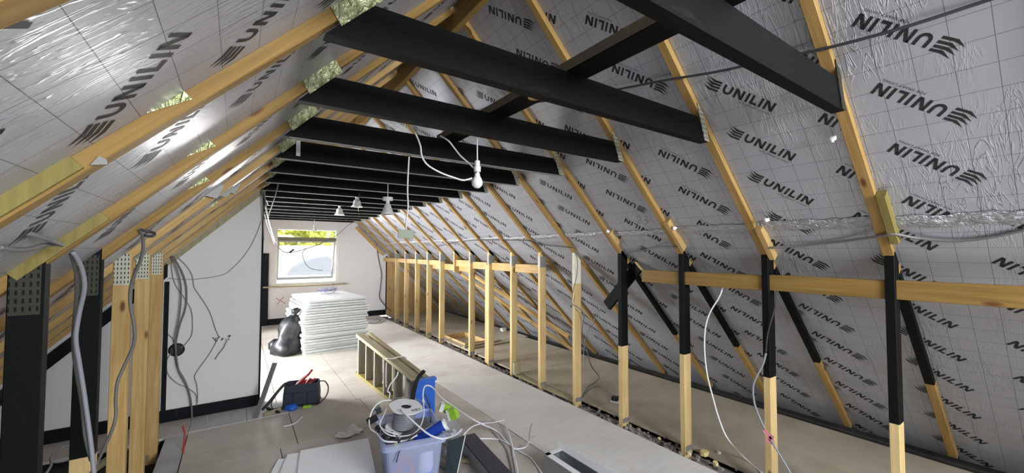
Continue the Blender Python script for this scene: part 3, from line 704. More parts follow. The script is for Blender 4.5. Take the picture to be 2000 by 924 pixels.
def cable(pts, r, mat, label, cat='cable', group=None, sub=5, n=6, name='cable'):
    mb = MB(); mb.tube(pts, r, n, 0, sub); return tag(mb.build(name, mat, smooth=True), label, cat, group)
rn = random.Random(5); c = at(640, 571, 'Z', STZ); pts = []
for i in range(46):
    a = i * .9; pts.append((c.x + .16 * math.cos(a) * rn.uniform(.3, 1) + .05 * math.sin(i * .3), c.y + .16 * math.sin(a) * rn.uniform(.3, 1), STZ + .006 + rn.uniform(0, .07)))
m_, n_, l_, b_ = newmat('violet_grey_flex'); b_.inputs['Base Color'].default_value = (*hexc('7b7d9c'), 1); M['violet'] = m_
cable(pts, .004, 'violet', 'tangle of thin violet-grey flex on top of the plasterboard stack', sub=4, n=5, name='cable_tangle')

# bin bag leaning on the stack
def lump(mb, path, n=18, seed=0, amp=.09):
    rq = random.Random(seed); ph = [rq.uniform(0, 6.28) for _ in range(6)]; v = []
    for i, (x, y, z_, r) in enumerate(path):
        for j in range(n):
            a = 2 * math.pi * j / n; q = r * (1 + amp * math.sin(3 * a + ph[0] + i * .7) + amp * .8 * math.sin(5 * a + ph[1] - i) + rq.uniform(-.035, .035)); v.append((x + q * math.cos(a), y + q * math.sin(a), z_))
    m = len(path); mb.add(v, [(i * n + j, i * n + (j + 1) % n, (i + 1) * n + (j + 1) % n, (i + 1) * n + j) for i in range(m - 1) for j in range(n)] + [tuple(range(n - 1, -1, -1)), tuple(range((m - 1) * n, m * n))])
mb = MB()
lump(mb, [(.62, 6.62, .0, .15), (.61, 6.62, .03, .19), (.61, 6.62, .1, .205), (.62, 6.62, .17, .19), (.645, 6.63, .23, .15), (.655, 6.63, .29, .15), (.66, 6.63, .36, .15), (.67, 6.63, .43, .14), (.68, 6.63, .49, .115), (.695, 6.63, .54, .06), (.705, 6.63, .56, .03), (.715, 6.63, .59, .05), (.725, 6.63, .63, .055), (.735, 6.63, .655, .02)], 22, 2)
lump(mb, [(.50, 6.75, .02, .07), (.49, 6.75, .08, .10), (.49, 6.75, .16, .09), (.50, 6.75, .21, .04)], 14, 4)
tag(mb.build('bin_bag', 'bag', smooth=True), 'black bin bag tied at the neck, slumped against the plasterboard stack', 'bag')

# ------------------------------------------------------------------ step ladder lying on its side
ld = empty('step_ladder', (1.27, 4.2, 0), 'old wooden step ladder lying on its side on the floor', 'ladder')
def LP(t, dx=0, z_=0): return Vector((1.245 + (1.335 - 1.245) * t + dx, 5.05 + (3.42 - 5.05) * t, z_))
def lh(t): return .47 + (.355 - .47) * t
for nm, z0, z1, mt in (('rail', .018, .018, 'pine_green'), ('rail', lh(0), lh(1), 'old_wood')):
    o = timber(nm, LP(-.01, 0, z0), LP(1, 0, z1), .085, .036, (1, 0, 0), [mt], ld)
for i in range(6):
    t = .05 + i * .172; p = LP(t, .0, .034); q = LP(t, .0, lh(t) - .016)
    timber('tread', p, q, .095, .022, (1, .30, 0), ['tread'], ld)
for z0, z1 in ((.018, .018), (lh(0) + .0, lh(1) - .02)):
    timber('back_rail', LP(.0, .115, z0), LP(.98, .105, z1), .05, .034, (1, 0, 0), ['old_wood'], ld)
for t in (.03, .5): timber('back_brace', LP(t, .115, .034), LP(t, .115, lh(t) - .02), .045, .02, (1, 0, 0), ['old_wood'], ld)
mb = MB(); R = Matrix.Translation(LP(1.012, -.02, .02)) @ Matrix.Rotation(-.06, 4, 'Z'); mb.box(0, .175, -.012, .012, 0, .345, 0, R); mb.box(0.0, .175, -.05, -.012, .32, .345, 0, R)
q = mb.build('top_step', 'blue', ld); q['label'] = 'blue-painted end step'
mb = MB(); mb.tube([LP(.62, -.05, lh(.62) + .01), LP(.66, -.056, lh(.6) + .028), LP(.66, .0, lh(.66) + .026), LP(.66, .06, lh(.6) + .026), LP(.68, .12, lh(.7) + .024), LP(.7, .14, .25)], .006, 6); mb.tube([LP(.63, -.05, lh(.63) - .02), LP(.64, -.058, .25), LP(.64, -.055, .14)], .005, 6)
q = mb.build('rope', 'rag', ld); q['label'] = 'frayed pale cord tied round the rail'

# ------------------------------------------------------------------ clear tub and what is in it
TC = Vector((.965, 2.60, 0)); TA = -.20; TR = Matrix.Translation(TC) @ Matrix.Rotation(TA, 4, 'Z'); TZ = .335
def rr(wx, wy, z_, r=.035, n=4):
    out = []
    for sx, sy, a0 in ((1, 1, 0), (-1, 1, 90), (-1, -1, 180), (1, -1, 270)):
        for i in range(n + 1):
            a = math.radians(a0 + 90 * i / n); out.append((sx * (wx - r) + r * math.cos(a), sy * (wy - r) + r * math.sin(a), z_))
    return out
def loop_body(mb, loops, k=0, close0=True, close1=False):
    n = len(loops[0]); v = [TR @ Vector(p) for l in loops for p in l]
    f = [(i * n + j, i * n + (j + 1) % n, (i + 1) * n + (j + 1) % n, (i + 1) * n + j) for i in range(len(loops) - 1) for j in range(n)]
    if close0: f.append(tuple(range(n - 1, -1, -1)))
    if close1: f.append(tuple(range((len(loops) - 1) * n, len(loops) * n)))
    mb.add(v, f, k)
tb = empty('storage_tub', TC, 'clear bluish plastic storage tub overflowing with cables and tools', 'tub')
mb = MB(); loop_body(mb, [rr(.150, .20, .004), rr(.178, .228, TZ - .03), rr(.176, .226, TZ - .03), rr(.148, .198, .008)][:2]); mb.build('body', 'tub', tb, smooth=False)
mb = MB(); loop_body(mb, [rr(.178, .228, TZ - .035), rr(.196, .246, TZ - .035), rr(.196, .246, TZ), rr(.18, .23, TZ + .004), rr(.174, .224, TZ - .01)], 0, False); mb.build('rim', 'tub', tb)
T = lambda x, y, z_: TR @ Vector((x, y, z_))
# things inside
mb = MB(); mb.prism([T(-.13, -.17, .02), T(.13, -.17, .02), T(.14, .17, .02), T(-.13, .17, .02)], (0, 0, .09)); tag(mb.build('cloth_bundle', 'blue', smooth=False), 'blue cloth bundle at the bottom of the clear tub', 'cloth')
mb = MB(); mb.bar(T(-.12, -.185, .03), T(-.06, -.18, .25), .05, .02); tag(mb.build('screwdriver_case', 'red'), 'red plastic tool standing inside the front wall of the tub', 'tool')
mb = MB(); mb.bar(T(.0, -.185, .12), T(-.05, -.185, .27), .025, .018); tag(mb.build('red_handle', 'red'), 'short red handle seen through the front of the tub', 'tool')
mb = MB(); mb.lathe([(0, 0), (.05, 0), (.05, .15), (0, .15)], T(.08, -.14, .11), n=16); tag(mb.build('putty_pot', 'board_white'), 'pale round pot seen through the front of the tub', 'pot')
mb = MB(); mb.prism([T(-.15, -.2, .24), T(.15, -.2, .24), T(.15, .2, .24), T(-.15, .2, .24)], (0, 0, .05)); tag(mb.build('grey_bundle', 'cable_mid'), 'dull grey bundle filling the tub beneath the cable drum', 'bundle')
# cable drum
dc = at(793, 795, 'Y', 2.66); ax = Vector((.10, -.14, 1)).normalized(); low = dc - ax * .150
dr = empty('cable_drum', low, 'white plastic drum of grey cable standing in the clear tub', 'cable drum')
def flange(c, r, hole, k=0):
    mb = MB(); z_ = ax; x_ = z_.orthogonal().normalized(); x_ = (Vector((1, 0, 0)) - z_ * z_.x).normalized(); y_ = z_.cross(x_); v = []
    n = 48
    for e in (0, .006):
        for q in (hole, r):
            for j in range(n):
                a = 2 * math.pi * j / n; f_ = q if q == hole else r * (1 - .045 * (1 + math.cos(6 * a)) / 2)
                v.append(c + z_ * e + x_ * (f_ * math.cos(a)) + y_ * (f_ * math.sin(a)))
    f = []
    for j in range(n):
        i = (j + 1) % n; f += [(j, i, n + i, n + j)[::-1], (2 * n + j, 2 * n + i, 3 * n + i, 3 * n + j)[::1], (n + j, n + i, 3 * n + i, 3 * n + j), (j, 2 * n + j, 2 * n + i, i)]
    return mb.add(v, f), x_, y_
mb, x_, y_ = flange(dc, .113, .034); tf = mb.build('top_flange', 'pvc', dr)
mb = MB(); o_ = dc + ax * .0066 + x_ * .012 - y_ * .078
def mark(px, py): return o_ + x_ * px + y_ * py
for a0, a1 in (((0, 0), (.022, .02)), ((.0, .02), (.022, .0)), ((.028, 0), (.028, .022)), ((.028, .0), (.045, 0)), ((.028, .011), (.042, .011)), ((.028, .022), (.045, .022)), ((.052, 0), (.068, 0)), ((.052, .022), (.068, .022)), ((.052, 0), (.052, .022))): mb.bar(mark(*a0), mark(*a1), .0055, .0008, y_, e=.0002)
q = mb.build('printed_mark', 'ink', tf); q['label'] = 'black printed lettering'
mb, _, _ = flange(low, .116, .03); mb.build('bottom_flange', 'pvc', dr)
mb = MB(); mb.lathe([(.063, 0), (.063, .150)], low, ax, 20); mb.build('core', 'dark', dr)
mb = MB(); pts = []
for i in range(160):
    a = i * 2 * math.pi / 16; hgt = .014 + .124 * i / 160
    r_ = .067 + .004 * math.sin(i * .37); pts.append(low + ax * hgt + x_ * (r_ * math.cos(a)) + y_ * (r_ * math.sin(a)))
mb.tube(pts, .0078, 6, 0, 1); q = mb.build('cable_winding', 'cable_grey', dr, smooth=True); q['label'] = 'grey cable wound on the drum'
# blue spray can, leaning out of the tub
c1 = at(871, 827, 'Y', 2.42); c0 = at(812, 862, 'Y', 2.50); dv = (c1 - c0).normalized()
sc_ = empty('spray_can', c0, 'deep blue aerosol can leaning across the corner of the tub', 'can')
mb = MB(); mb.lathe([(.0, 0), (.030, .0), (.036, .01), (.036, (c1 - c0).length - .018), (.033, (c1 - c0).length - .012)], c0, dv, 22); mb.build('can_body', 'blue_deep', sc_, smooth=False)
mb = MB(); L_ = (c1 - c0).length; mb.lathe([(.035, L_ - .016), (.035, L_ - .002), (.031, L_ + .002), (0, L_ + .002)], c0, dv, 22); cp = mb.build('cap', 'pvc', sc_); 
mb = MB(); xx_ = dv.orthogonal().normalized(); yy2 = dv.cross(xx_)
for i in range(7):
    a = i * 2 * math.pi / 7; mb.lathe([(0, 0), (.0042, 0), (.0042, .0006), (0, .0006)], c1 + dv * .002 + xx_ * (.02 * math.cos(a)) + yy2 * (.02 * math.sin(a)), dv, 8)
mb.build('cap_hole', 'rubber', cp)
# black plugs and adaptors
for i, (px, py, Y, s_) in enumerate(((727, 820, 2.72, .030), (738, 800, 2.75, .028), (742, 838, 2.62, .026), (757, 853, 2.52, .030), (775, 858, 2.46, .024))):
    c = at(px, py, 'Y', Y); R = Matrix.Translation(c) @ Matrix.Rotation(.5 + i, 4, 'Z') @ Matrix.Rotation(.3 * (i - 2), 4, 'X'); mb = MB(); mb.box(-s_, s_, -s_ * .6, s_ * .6, -s_ * .7, s_ * .7, 0, R)
    for e in (-.5, .5): mb.box(e * s_ - .003, e * s_ + .003, s_ * .6, s_ * .6 + .014, -.004, .004, 1, R)
    tag(mb.build('plug', ['rubber', 'steel']), ['black plug at the far corner of the tub rim', 'black adaptor standing highest at the tub edge', 'black plug in the middle of the tub edge', 'black plug below the cable drum', 'small black plug beside the wooden knob'][i], 'plug', 'black plugs in the tub')
c = at(773, 871, 'Y', 2.40); mb = MB(); mb.lathe([(0, -.016), (.012, -.012), (.018, 0), (.012, .012), (0, .016)], c, (0, -1, .2), 14); tag(mb.build('wooden_knob', 'pine_pale', smooth=True), 'round pale wooden knob hanging over the tub rim', 'knob')
# pry bar
mb = MB(); P_ = [at(803, 800, 'Y', 2.86), at(807, 772, 'Y', 2.88), at(812, 750, 'Y', 2.88), at(817, 738, 'Y', 2.88), at(824, 729, 'Y', 2.86), at(829, 724, 'Y', 2.84)]
P_ = smooth_path(P_, 4); sd = Vector((.8, -.55, 0)); v = []
for i, p in enumerate(P_):
    w_ = .017 - .004 * i / len(P_); tn = (P_[min(i + 1, len(P_) - 1)] - P_[max(i - 1, 0)]).normalized(); nn = tn.cross(sd).normalized(); s2 = nn.cross(tn)
    v += [p - s2 * w_ - nn * .003, p + s2 * w_ - nn * .003, p + s2 * w_ + nn * .003, p - s2 * w_ + nn * .003]
m = len(P_); mb.add(v, [(i * 4 + j, i * 4 + (j + 1) % 4, i * 4 + 4 + (j + 1) % 4, i * 4 + 4 + j) for i in range(m - 1) for j in range(4)] + [(3, 2, 1, 0), tuple(range(4 * m - 4, 4 * m))])
tag(mb.build('pry_bar', 'rubber'), 'flat black pry bar with hooked tip standing up from the tub', 'pry bar')
def px(path, ax_, default): return [at(p[0], p[1], ax_, p[2] if len(p) > 2 else default) for p in path]
cable(px([(765, 782, 2.8), (745, 784, 2.76), (728, 800, 2.72), (721, 823, 2.7), (724, 838, 2.64), (735, 846, 2.58), (752, 862, 2.46), (790, 861, 2.44), (815, 850, 2.45)], 'Y', 2.6), .0055, 'cable_white', 'white cable looping over the outer corner of the tub')
cable(px([(783, 800, 2.58), (798, 815, 2.50), (820, 835, 2.42), (840, 850, 2.36), (862, 857, 2.33), (878, 854, 2.36), (892, 848, 2.45), (902, 838, 2.5)], 'Y', 2.4), .0058, 'cable_white', 'thick white cable running from the drum across the blue can')
cable(px([(743, 820, 2.6), (742, 832, 2.56), (752, 845, 2.5), (770, 852, 2.47), (800, 850, 2.47), (818, 838, 2.5), (827, 815, 2.55), (828, 797, 2.6), (825, 780, 2.66)], 'Y', 2.55), .0035, 'cable_white', 'thin white flex ringing the base of the cable drum')
cable(px([(757, 790, 2.75), (750, 810, 2.66), (742, 830, 2.58), (755, 842, 2.5), (778, 849, 2.46)], 'Y', 2.6), .004, 'cable_white', 'white flex between the black plugs in the tub')
cable(px([(815, 845, 2.44), (795, 862, 2.40), (781, 880, 2.38), (774, 903, 2.37)], 'Y', 2.4), .004, 'cable_dark', 'dark flex hanging down over the front of the tub')
cable(px([(760, 782, 2.82), (785, 776, 2.88), (810, 778, 2.9), (832, 790, 2.84), (840, 810, 2.76)], 'Y', 2.8), .003, 'cable_grey', 'thin grey flex arching behind the cable drum')
cable(px([(830, 770, 2.9), (838, 790, 2.86), (842, 805, 2.8), (841, 825, 2.7)], 'Y', 2.8), .005, 'cable_dark', 'dark cable curling up beside the cable drum')
cable(px([(760, 780, 2.85), (761, 768, 2.85), (757, 764, 2.85), (762, 751, 2.85), (768, 744, 2.85), (776, 733, 2.86), (777, 726, 2.86)], 'Y', 2.85), .005, 'cable_white', 'cut white cable end standing up in front of the ladder', group=None)
cable(px([(830, 790, 2.9), (826, 775, 2.9), (828, 758, 2.9), (834, 753, 2.9), (845, 757, 2.9), (860, 775, 2.8), (880, 790, 2.72), (903, 806, 2.6), (925, 820, 2.5), (945, 830, 2.45)], 'Y', 2.7), .0055, 'cable_white', 'white cable arching out of the tub towards the walkway')

# clear box with lime cartons, beside the tub
bx = empty('clear_box', (1.37, 2.72, 0), 'small clear plastic box of fittings beside the storage tub', 'box')
mb = MB(); TR_s = TR; TR = Matrix.Translation((1.345, 2.80, 0)) @ Matrix.Rotation(-.35, 4, 'Z'); loop_body(mb, [rr(.08, .11, .004, .015), rr(.09, .12, .17, .015)]); mb.build('body', 'clear', bx)
mb = MB(); loop_body(mb, [rr(.09, .12, .165, .015), rr(.096, .126, .165, .015), rr(.096, .126, .175, .015), rr(.088, .118, .175, .015)], 0, False); mb.build('rim', 'clear', bx)
mb = MB()
rn = random.Random(9)
for i in range(60): c = TR @ Vector((rn.uniform(-.06, .06), rn.uniform(-.09, .09), rn.uniform(.02, .14))); chunk(mb, c, rn.uniform(.008, .02), i % 2)
tag(mb.build('fittings', ['pvc', 'steel']), 'small mixed fittings heaped inside the clear box', 'fittings', None, 'stuff')
TR = TR_s
for i, (p, q, sz, lb) in enumerate(((at(872, 797, 'Y', 2.86), .35, (.055, .030, .030), 'lime green and white carton lying on the clear box'), (at(884, 808, 'Y', 2.78), .9, (.036, .026, .040), 'smaller lime green carton tipped beside the other carton'))):
    R = Matrix.Translation(p) @ Matrix.Rotation(-q, 4, 'Z') @ Matrix.Rotation(.35 * (1 - 2 * i), 4, 'Y'); mb = MB(); mb.box(-sz[0], sz[0], -sz[1], sz[1], -sz[2], sz[2], 0, R); mb.box(-sz[0] * .98, -sz[0] * .45, -sz[1] - .0008, sz[1] + .0008, -sz[2] * .98, sz[2] + .0008, 1, R)
    tag(mb.build('carton', ['lime', 'pvc']), lb, 'carton', 'lime cartons')

# sheet, boxed channel, battens
q4 = [at(868, 940, 'Z', .02), at(889, 940, 'Z', .02), at(908, 851, 'Z', .16), at(874, 862, 'Z', .16)]
nn = (q4[1] - q4[0]).cross(q4[3] - q4[0]).normalized() * -.006
mb = MB(); mb.prism(q4, nn); e0 = mb.build('slate_sheet', 'dark_steel'); tag(e0, 'dark blue-grey sheet leaning between the tub and the dark channel', 'sheet')
mb = MB(); mb.bar(q4[1] + (q4[1] - q4[0]).normalized() * .003, q4[2] + (q4[1] - q4[0]).normalized() * .003, .006, .009); z_ = mb.build('sheet_edge', 'pvc', e0); z_['label'] = 'pale cut edge'
ca, cb_, cc, ce = at(918, 845, 'Z', .11), at(996, 918, 'Z', .11), at(907, 854, 'Z', .11), at(956, 924, 'Z', .11)
p0 = (ca + cc) / 2; p1 = (cb_ + ce) / 2; p0.z = p1.z = 0; dv = (p1 - p0).normalized(); p1 = p1 + dv * .3; sd = Vector((-dv.y, dv.x, 0))
ch = empty('metal_channel', p0, 'dark-topped metal channel with dusty silver side, lying by the slate sheet', 'channel')
mb = MB(); mb.bar(p0 + Vector((0, 0, .105)), p1 + Vector((0, 0, .105)), .125, .012, sd); mb.build('top_plate', 'dark_board', ch)
for s_ in (-1, 1):
    mb = MB(); mb.bar(p0 + sd * (.06 * s_) + Vector((0, 0, .05)), p1 + sd * (.06 * s_) + Vector((0, 0, .05)), .004, .098, sd); mb.build('side_plate', 'steel', ch)
for i, (a, b) in enumerate((((1.20, 2.62), (1.30, 2.05)), ((1.12, 2.50), (1.16, 1.95)), ((1.26, 2.66), (1.40, 2.50)))):
    o = timber('batten', (*a, .014), (*b, .014), .035, .022, (1, 0, 0), ['old_wood']); tag(o, ['worn batten on the floor under the slate sheet', 'worn batten on the floor closest to the clear tub', 'short worn batten behind the slate sheet'][i], 'batten', 'worn battens by the tub')

# white cables across the walkway
Zc = lambda path, z_=.008: [at(p[0], p[1], 'Z', p[2] if len(p) > 2 else z_) for p in path]
cable(Zc([(945, 830, .12), (970, 842, .02), (985, 858), (1000, 872), (1015, 882), (985, 860), (1020, 890, .01)][:5] + [(1022, 872, .02)][:0]), .0055, 'cable_white', 'white cable lying diagonally over the walkway past the channel end')
cable(Zc([(905, 850, .12), (920, 835, .14), (938, 828, .12), (965, 825, .04), (985, 820, .01)]), .0055, 'cable_white', 'white cable bending out from the clear box to the walkway')
cable(Zc([(933, 857, .03), (960, 857), (980, 860), (1000, 872), (1015, 882), (1035, 893), (1045, 905), (1056, 922), (1062, 940)]), .0055, 'cable_white', 'white cable trailing past the open metal box')
cable(Zc([(985, 828, .03), (993, 845, .03), (1000, 868, .02), (1003, 885), (1008, 905), (1012, 930)]), .0065, 'cable_white', 'thick white cable end pointing up the walkway')
cable(Zc([(1002, 877, .02), (1018, 876, .02), (1028, 872, .03), (1033, 862, .08)]), .0055, 'cable_white', 'short white cable stub with bare cores')
cable(Zc([(1033, 862, .08), (1034, 848, .10), (1036, 835, .13), (1039, 827, .15)]), .0025, 'copper', 'reddish bare cores sticking up from the white cable stub', 'wire')
cable(Zc([(945, 827, .10), (958, 838, .02), (975, 858), (988, 875), (995, 895), (1003, 930)]), .006, 'cable_grey', 'grey cable lying beside the white cables by the channel')
cable(Zc([(1000, 874, .01), (1002, 890), (1006, 910), (1010, 935)]), .004, 'cable_white', 'thin white flex beside the thick white cable')

# open metal box at the walkway edge
ob = empty('metal_box', (1.80, 1.85, 0), 'open white-edged metal box standing on the plywood walkway', 'metal box')
X0, X1, Ya, Yb, hz_ = 1.735, 1.87, 1.45, 2.13, .125
for nm, b_ in (('side', (X0, X0 + .003, Ya, Yb, 0, hz_)), ('side', (X1 - .003, X1, Ya, Yb, 0, hz_)), ('end', (X0 + .003, X1 - .003, Yb - .003, Yb, 0, hz_)), ('end', (X0 + .003, X1 - .003, Ya, Ya + .003, 0, hz_)), ('bottom', (X0 + .003, X1 - .003, Ya + .003, Yb - .003, 0, .003))):
    mb = MB(); mb.box(*b_); mb.build(nm, 'steel', ob)
mb = MB(); mb.box(X0 - .002, X0 + .04, Ya, Yb, hz_, hz_ + .003); mb.box(X0, X1, Yb - .03, Yb, hz_, hz_ + .003); mb.build('lip', 'pvc', ob)
mb = MB(); mb.prism([(X1, Yb + .02, hz_), (X1, Ya, hz_), (X1 + .03, Ya, hz_ + .05), (X1 + .018, Yb + .035, hz_ + .03)], (.003, 0, 0)); mb.build('flap', 'pvc', ob)

# plasterboard offcuts at the front
def rect_sheet(A, B, depth, z0, t, label):
    A = Vector((*A, z0)); B = Vector((*B, z0)); d = (B - A); n_ = Vector((d.y, -d.x, 0)).normalized() * depth
    mb = MB(); mb.prism([A, A + n_, B + n_, B][::1], (0, 0, t)); return tag(mb.build('plasterboard_offcut', 'offcut'), label, 'plasterboard', 'plasterboard offcuts on the floor')
rect_sheet((.27, 3.32), (.78, 3.16), 1.0, .0, .0125, 'lowest white plasterboard offcut, showing a strip along the outer edge')
rect_sheet((.33, 3.33), (.84, 3.19), .98, .013, .0125, 'middle white plasterboard offcut on the floor by the tub')
rect_sheet((.41, 3.31), (.87, 3.23), .96, .026, .0125, 'top white plasterboard offcut on the floor by the tub')

# rag, bent trim, leaning strip
c = at(682, 848, 'Z', 0); mb = MB(); rn = random.Random(8); n1, n2 = 14, 9; v = []
for i in range(n1):
    for j in range(n2):
        u, w_ = i / (n1 - 1) - .5, j / (n2 - 1) - .5; hgt = max(0, .06 * (1 - 3.2 * u * u - 3.6 * w_ * w_)) * (.6 + .5 * math.sin(9 * u + 7 * w_)) + rn.uniform(0, .010)
        v.append((c.x + u * .19 + .02 * math.sin(8 * w_), c.y + w_ * .13 + .02 * math.sin(9 * u), .004 + max(0, hgt)))
mb.add(v, [(i * n2 + j, (i + 1) * n2 + j, (i + 1) * n2 + j + 1, i * n2 + j + 1) for i in range(n1 - 1) for j in range(n2 - 1)]); tag(mb.build('rag', 'rag', smooth=True), 'crumpled off-white rag lying on the chipboard floor', 'rag')
cable(Zc([(553, 833), (568, 830), (577, 826), (584, 820), (590, 814)]), .006, 'board_white', 'bent off-white plastic strip on the floor before the tool bag', 'strip', name='plastic_strip')
b0 = at(499, 818, 'Z', .0); b1 = at(537, 709, 'Y', 4.46)
mb = MB(); mb.bar(b0, b1, .045, .012, (1, -.3, .3)); tag(mb.build('metal_strip', 'steel'), 'grey metal strip leaning up beside the free end of the partition', 'metal strip')
for i, (p, q) in enumerate((((515, 812), (548, 800)), ((522, 798), (545, 806)))):
    a, b = at(*p, 'Z', .012), at(*q, 'Z', .012); mb = MB(); mb.bar(a, b, .04 - .015 * i, .02, (0, 0, 1)); tag(mb.build('wood_scrap', 'dark' if i else 'old_wood'), ['weathered wood scrap beside the tool bag', 'dark wood scrap crossing the other scrap'][i], 'wood scrap')

# tool bag
BA = -.27; BR = Matrix.Translation((.555, 4.43, 0)) @ Matrix.Rotation(BA, 4, 'Z')
bg_ = empty('tool_bag', (.555, 4.43, 0), 'open navy-grey tool bag with red-handled tools, standing on the floor', 'tool bag')
TR_s = TR; TR = BR; mb = MB(); loop_body(mb, [rr(.150, .082, 0, .03), rr(.158, .088, .02, .03), rr(.158, .085, .10, .03), rr(.148, .075, .205, .03), rr(.140, .067, .205, .03), rr(.145, .07, .12, .03)], 0, True, True); mb.build('body', 'tool_cloth', bg_, smooth=False)
for i, (a, b) in enumerate(((-.145, -.075), (-.065, .05), (.06, .14))):
    mb = MB(); mb.box(a, b, -.097, -.083, .025, .13, 0, BR); q = mb.build('pocket', 'tool_cloth', bg_)
mb = MB(); mb.box(-.158, .158, -.092, .092, 0, .016, 0, BR); mb.build('base', 'rubber', bg_)
mb = MB(); mb.tube([BR @ Vector(p) for p in ((-.10, -.07, .20), (-.13, -.09, .23), (-.19, -.13, .17), (-.26, -.17, .08), (-.30, -.18, .04))], .013, 8); mb.build('strap', 'rubber', bg_, smooth=True)
B_ = lambda x, y, z_: BR @ Vector((x, y, z_)); TR = TR_s
pl = empty('pliers', B_(.0, .0, .12), 'red-handled pliers standing highest in the tool bag', 'pliers')
for e in (0, 1):
    mb = MB(); mb.tube([B_(-.07, -.01 + .02 * e, .16), B_(-.02, -.01 + .02 * e, .205 + .01 * e), B_(.04, -.005 + .02 * e, .262 + .0 * e), B_(.085 - .03 * e, 0 + .02 * e, .315 - .05 * e)], .011, 8); mb.build('handle', 'red', pl, smooth=True)
mb = MB(); mb.bar(B_(-.10, 0, .12), B_(-.06, 0, .17), .03, .012); mb.build('jaw', 'steel', pl)
for i, (x0, x1) in enumerate(((.02, .07), (.055, .115), (-.01, .03))):
    mb = MB(); mb.tube([B_(x0, .02 - .02 * i, .15), B_((x0 + x1) / 2, .02 - .02 * i, .20), B_(x1, .01 - .015 * i, .225)], .012, 8); tag(mb.build('screwdriver', 'red', smooth=True), ['short red screwdriver handle in the middle of the tool bag', 'short red screwdriver handle at the cable end of the tool bag', 'red screwdriver handle close against the pliers'][i], 'screwdriver', 'red handles in the tool bag')
cable([B_(.15, .02, .19), B_(.20, .0, .19), B_(.235, -.03, .14), B_(.225, -.06, .07), B_(.18, -.08, .02), B_(.14, -.11, .008)], .006, 'cable_dark', 'black flex looping round the end of the tool bag')
cable([B_(-.2, -.12, .14), B_(-.235, -.14, .08), B_(-.22, -.15, .03), B_(-.18, -.15, .01), B_(-.10, -.14, .012)], .005, 'cable_dark', 'black flex hanging under the strap of the tool bag')
mb = MB(); lump(mb, [(B_(-.07, -.14, 0).x, B_(-.07, -.14, 0).y, z_, r_) for z_, r_ in ((.0, .05), (.015, .06), (.035, .05), (.048, .02))], 14, 6); tag(mb.build('glove', 'blue', smooth=True), 'crumpled bright blue glove in front of the tool bag', 'glove')
mb = MB(); mb.tube([B_(-.24, -.15, .014), B_(-.15, -.14, .02), B_(-.09, -.135, .02)], .013, 8); tag(mb.build('knife', 'rubber', smooth=True), 'black knife handle lying by the blue glove', 'knife')
mb = MB(); mb.box(.03, .10, -.15, -.12, .0, .018, 0, BR); tag(mb.build('tape_measure', 'lime'), 'small lime green strip on the floor under the tool bag', 'tape')

# ------------------------------------------------------------------ lamps hanging from the ties
def bell(c, r, hgt, flare, name, label, cord_top=None, conical=False, rose=None):
    e = empty(name, c, label, 'lamp', 'bare pendant lamps'); mb = MB()
    prof = [(.18 * r, hgt), (.42 * r, hgt * .96), (.55 * r, hgt * .8), (.62 * r, hgt * .5), (.72 * r, hgt * .25), (.98 * r, 0), (.94 * r, 0), (.66 * r, hgt * .27), (.56 * r, hgt * .5), (.48 * r, hgt * .78), (.3 * r, hgt * .92)]
    if conical: prof = [(.22 * r, hgt), (.40 * r, hgt * .9), (.62 * r, hgt * .55), (.82 * r, hgt * .2), (1.0 * r, 0), (.96 * r, 0), (.76 * r, hgt * .22), (.56 * r, hgt * .55), (.34 * r, hgt * .86)]
    mb.lathe(prof, c, n=30, wob=lambda a, h_: (.06 * math.sin(8 * a) * max(0, 1 - h_ / hgt * 2.2))); mb.build('lamp_shade', 'shade', e, smooth=True)
    mb = MB(); mb.lathe([(.0, hgt * .55), (.016, hgt * .55), (.016, hgt + .03), (.0, hgt + .03)], c, n=12); mb.build('lamp_holder', 'pvc', e)
    if rose: mb = MB(); mb.lathe([(0, 0), (.044, 0), (.044, .028), (0, .028)], Vector(c) + Vector((0, 0, rose)), n=20); mb.build('ceiling_rose', 'pvc', e)
    if cord_top: mb = MB(); mb.tube([Vector(c) + Vector((0, 0, hgt + .02)), Vector(cord_top)], .003, 6, 0, 1); mb.build('flex', 'pvc', e)
    return e
c = at(757, 419, 'Y', 3.52); bell(c, .058, .10, 1, 'pendant_lamp', 'frosted cone lamp hanging from its round ceiling rose', (c.x, c.y, 2.09), True, .125)
c = at(697, 404.5, 'Y', 4.60); bell(c, .064, .085, 1, 'pendant_lamp', 'frosted bell lamp hanging between the cone lamp and the smaller bell lamp', (c.x, c.y, 2.09))
c = at(663, 420, 'Y', 5.62); bell(c, .066, .09, 1, 'pendant_lamp', 'frosted bell lamp hanging in front of the window top edge', (c.x, c.y, 2.09))
c = at(613.5, 451, 'Y', 8.40); bell(c, .055, .075, 1, 'pendant_lamp', 'small frosted lamp furthest off, hanging in front of the window glass', (c.x, c.y, 2.09))
# bare bulb
cb = at(932, 357, 'Y', 1.83); tp = at(932, 264, 'Y', 1.83)
e = empty('bare_bulb', (cb.x, cb.y, cb.z - .03), 'bare white bulb hanging on white flex under the black ties', 'bulb')
mb = MB(); mb.lathe([(0, -.03), (.014, -.027), (.025, -.016), (.03, 0), (.025, .018), (.016, .034), (.014, .045), (.014, .05)], cb, n=24); m_, n_, l_, b_ = newmat('opal_bulb'); b_.inputs['Base Color'].default_value = (.85, .85, .83, 1); b_.inputs['Roughness'].default_value = .2; M['opal'] = m_; mb.build('bulb_glass', 'opal', e, smooth=True)
mb = MB(); mb.lathe([(.0135, .045), (.0135, .062)], cb, n=16); q = mb.build('bulb_cap', 'steel', e)
mb = MB(); mb.lathe([(.018, .058), (.019, .085), (.014, .088), (.014, .115), (.008, .12), (0, .12)], cb, n=18); mb.build('lamp_holder', 'pvc', e)
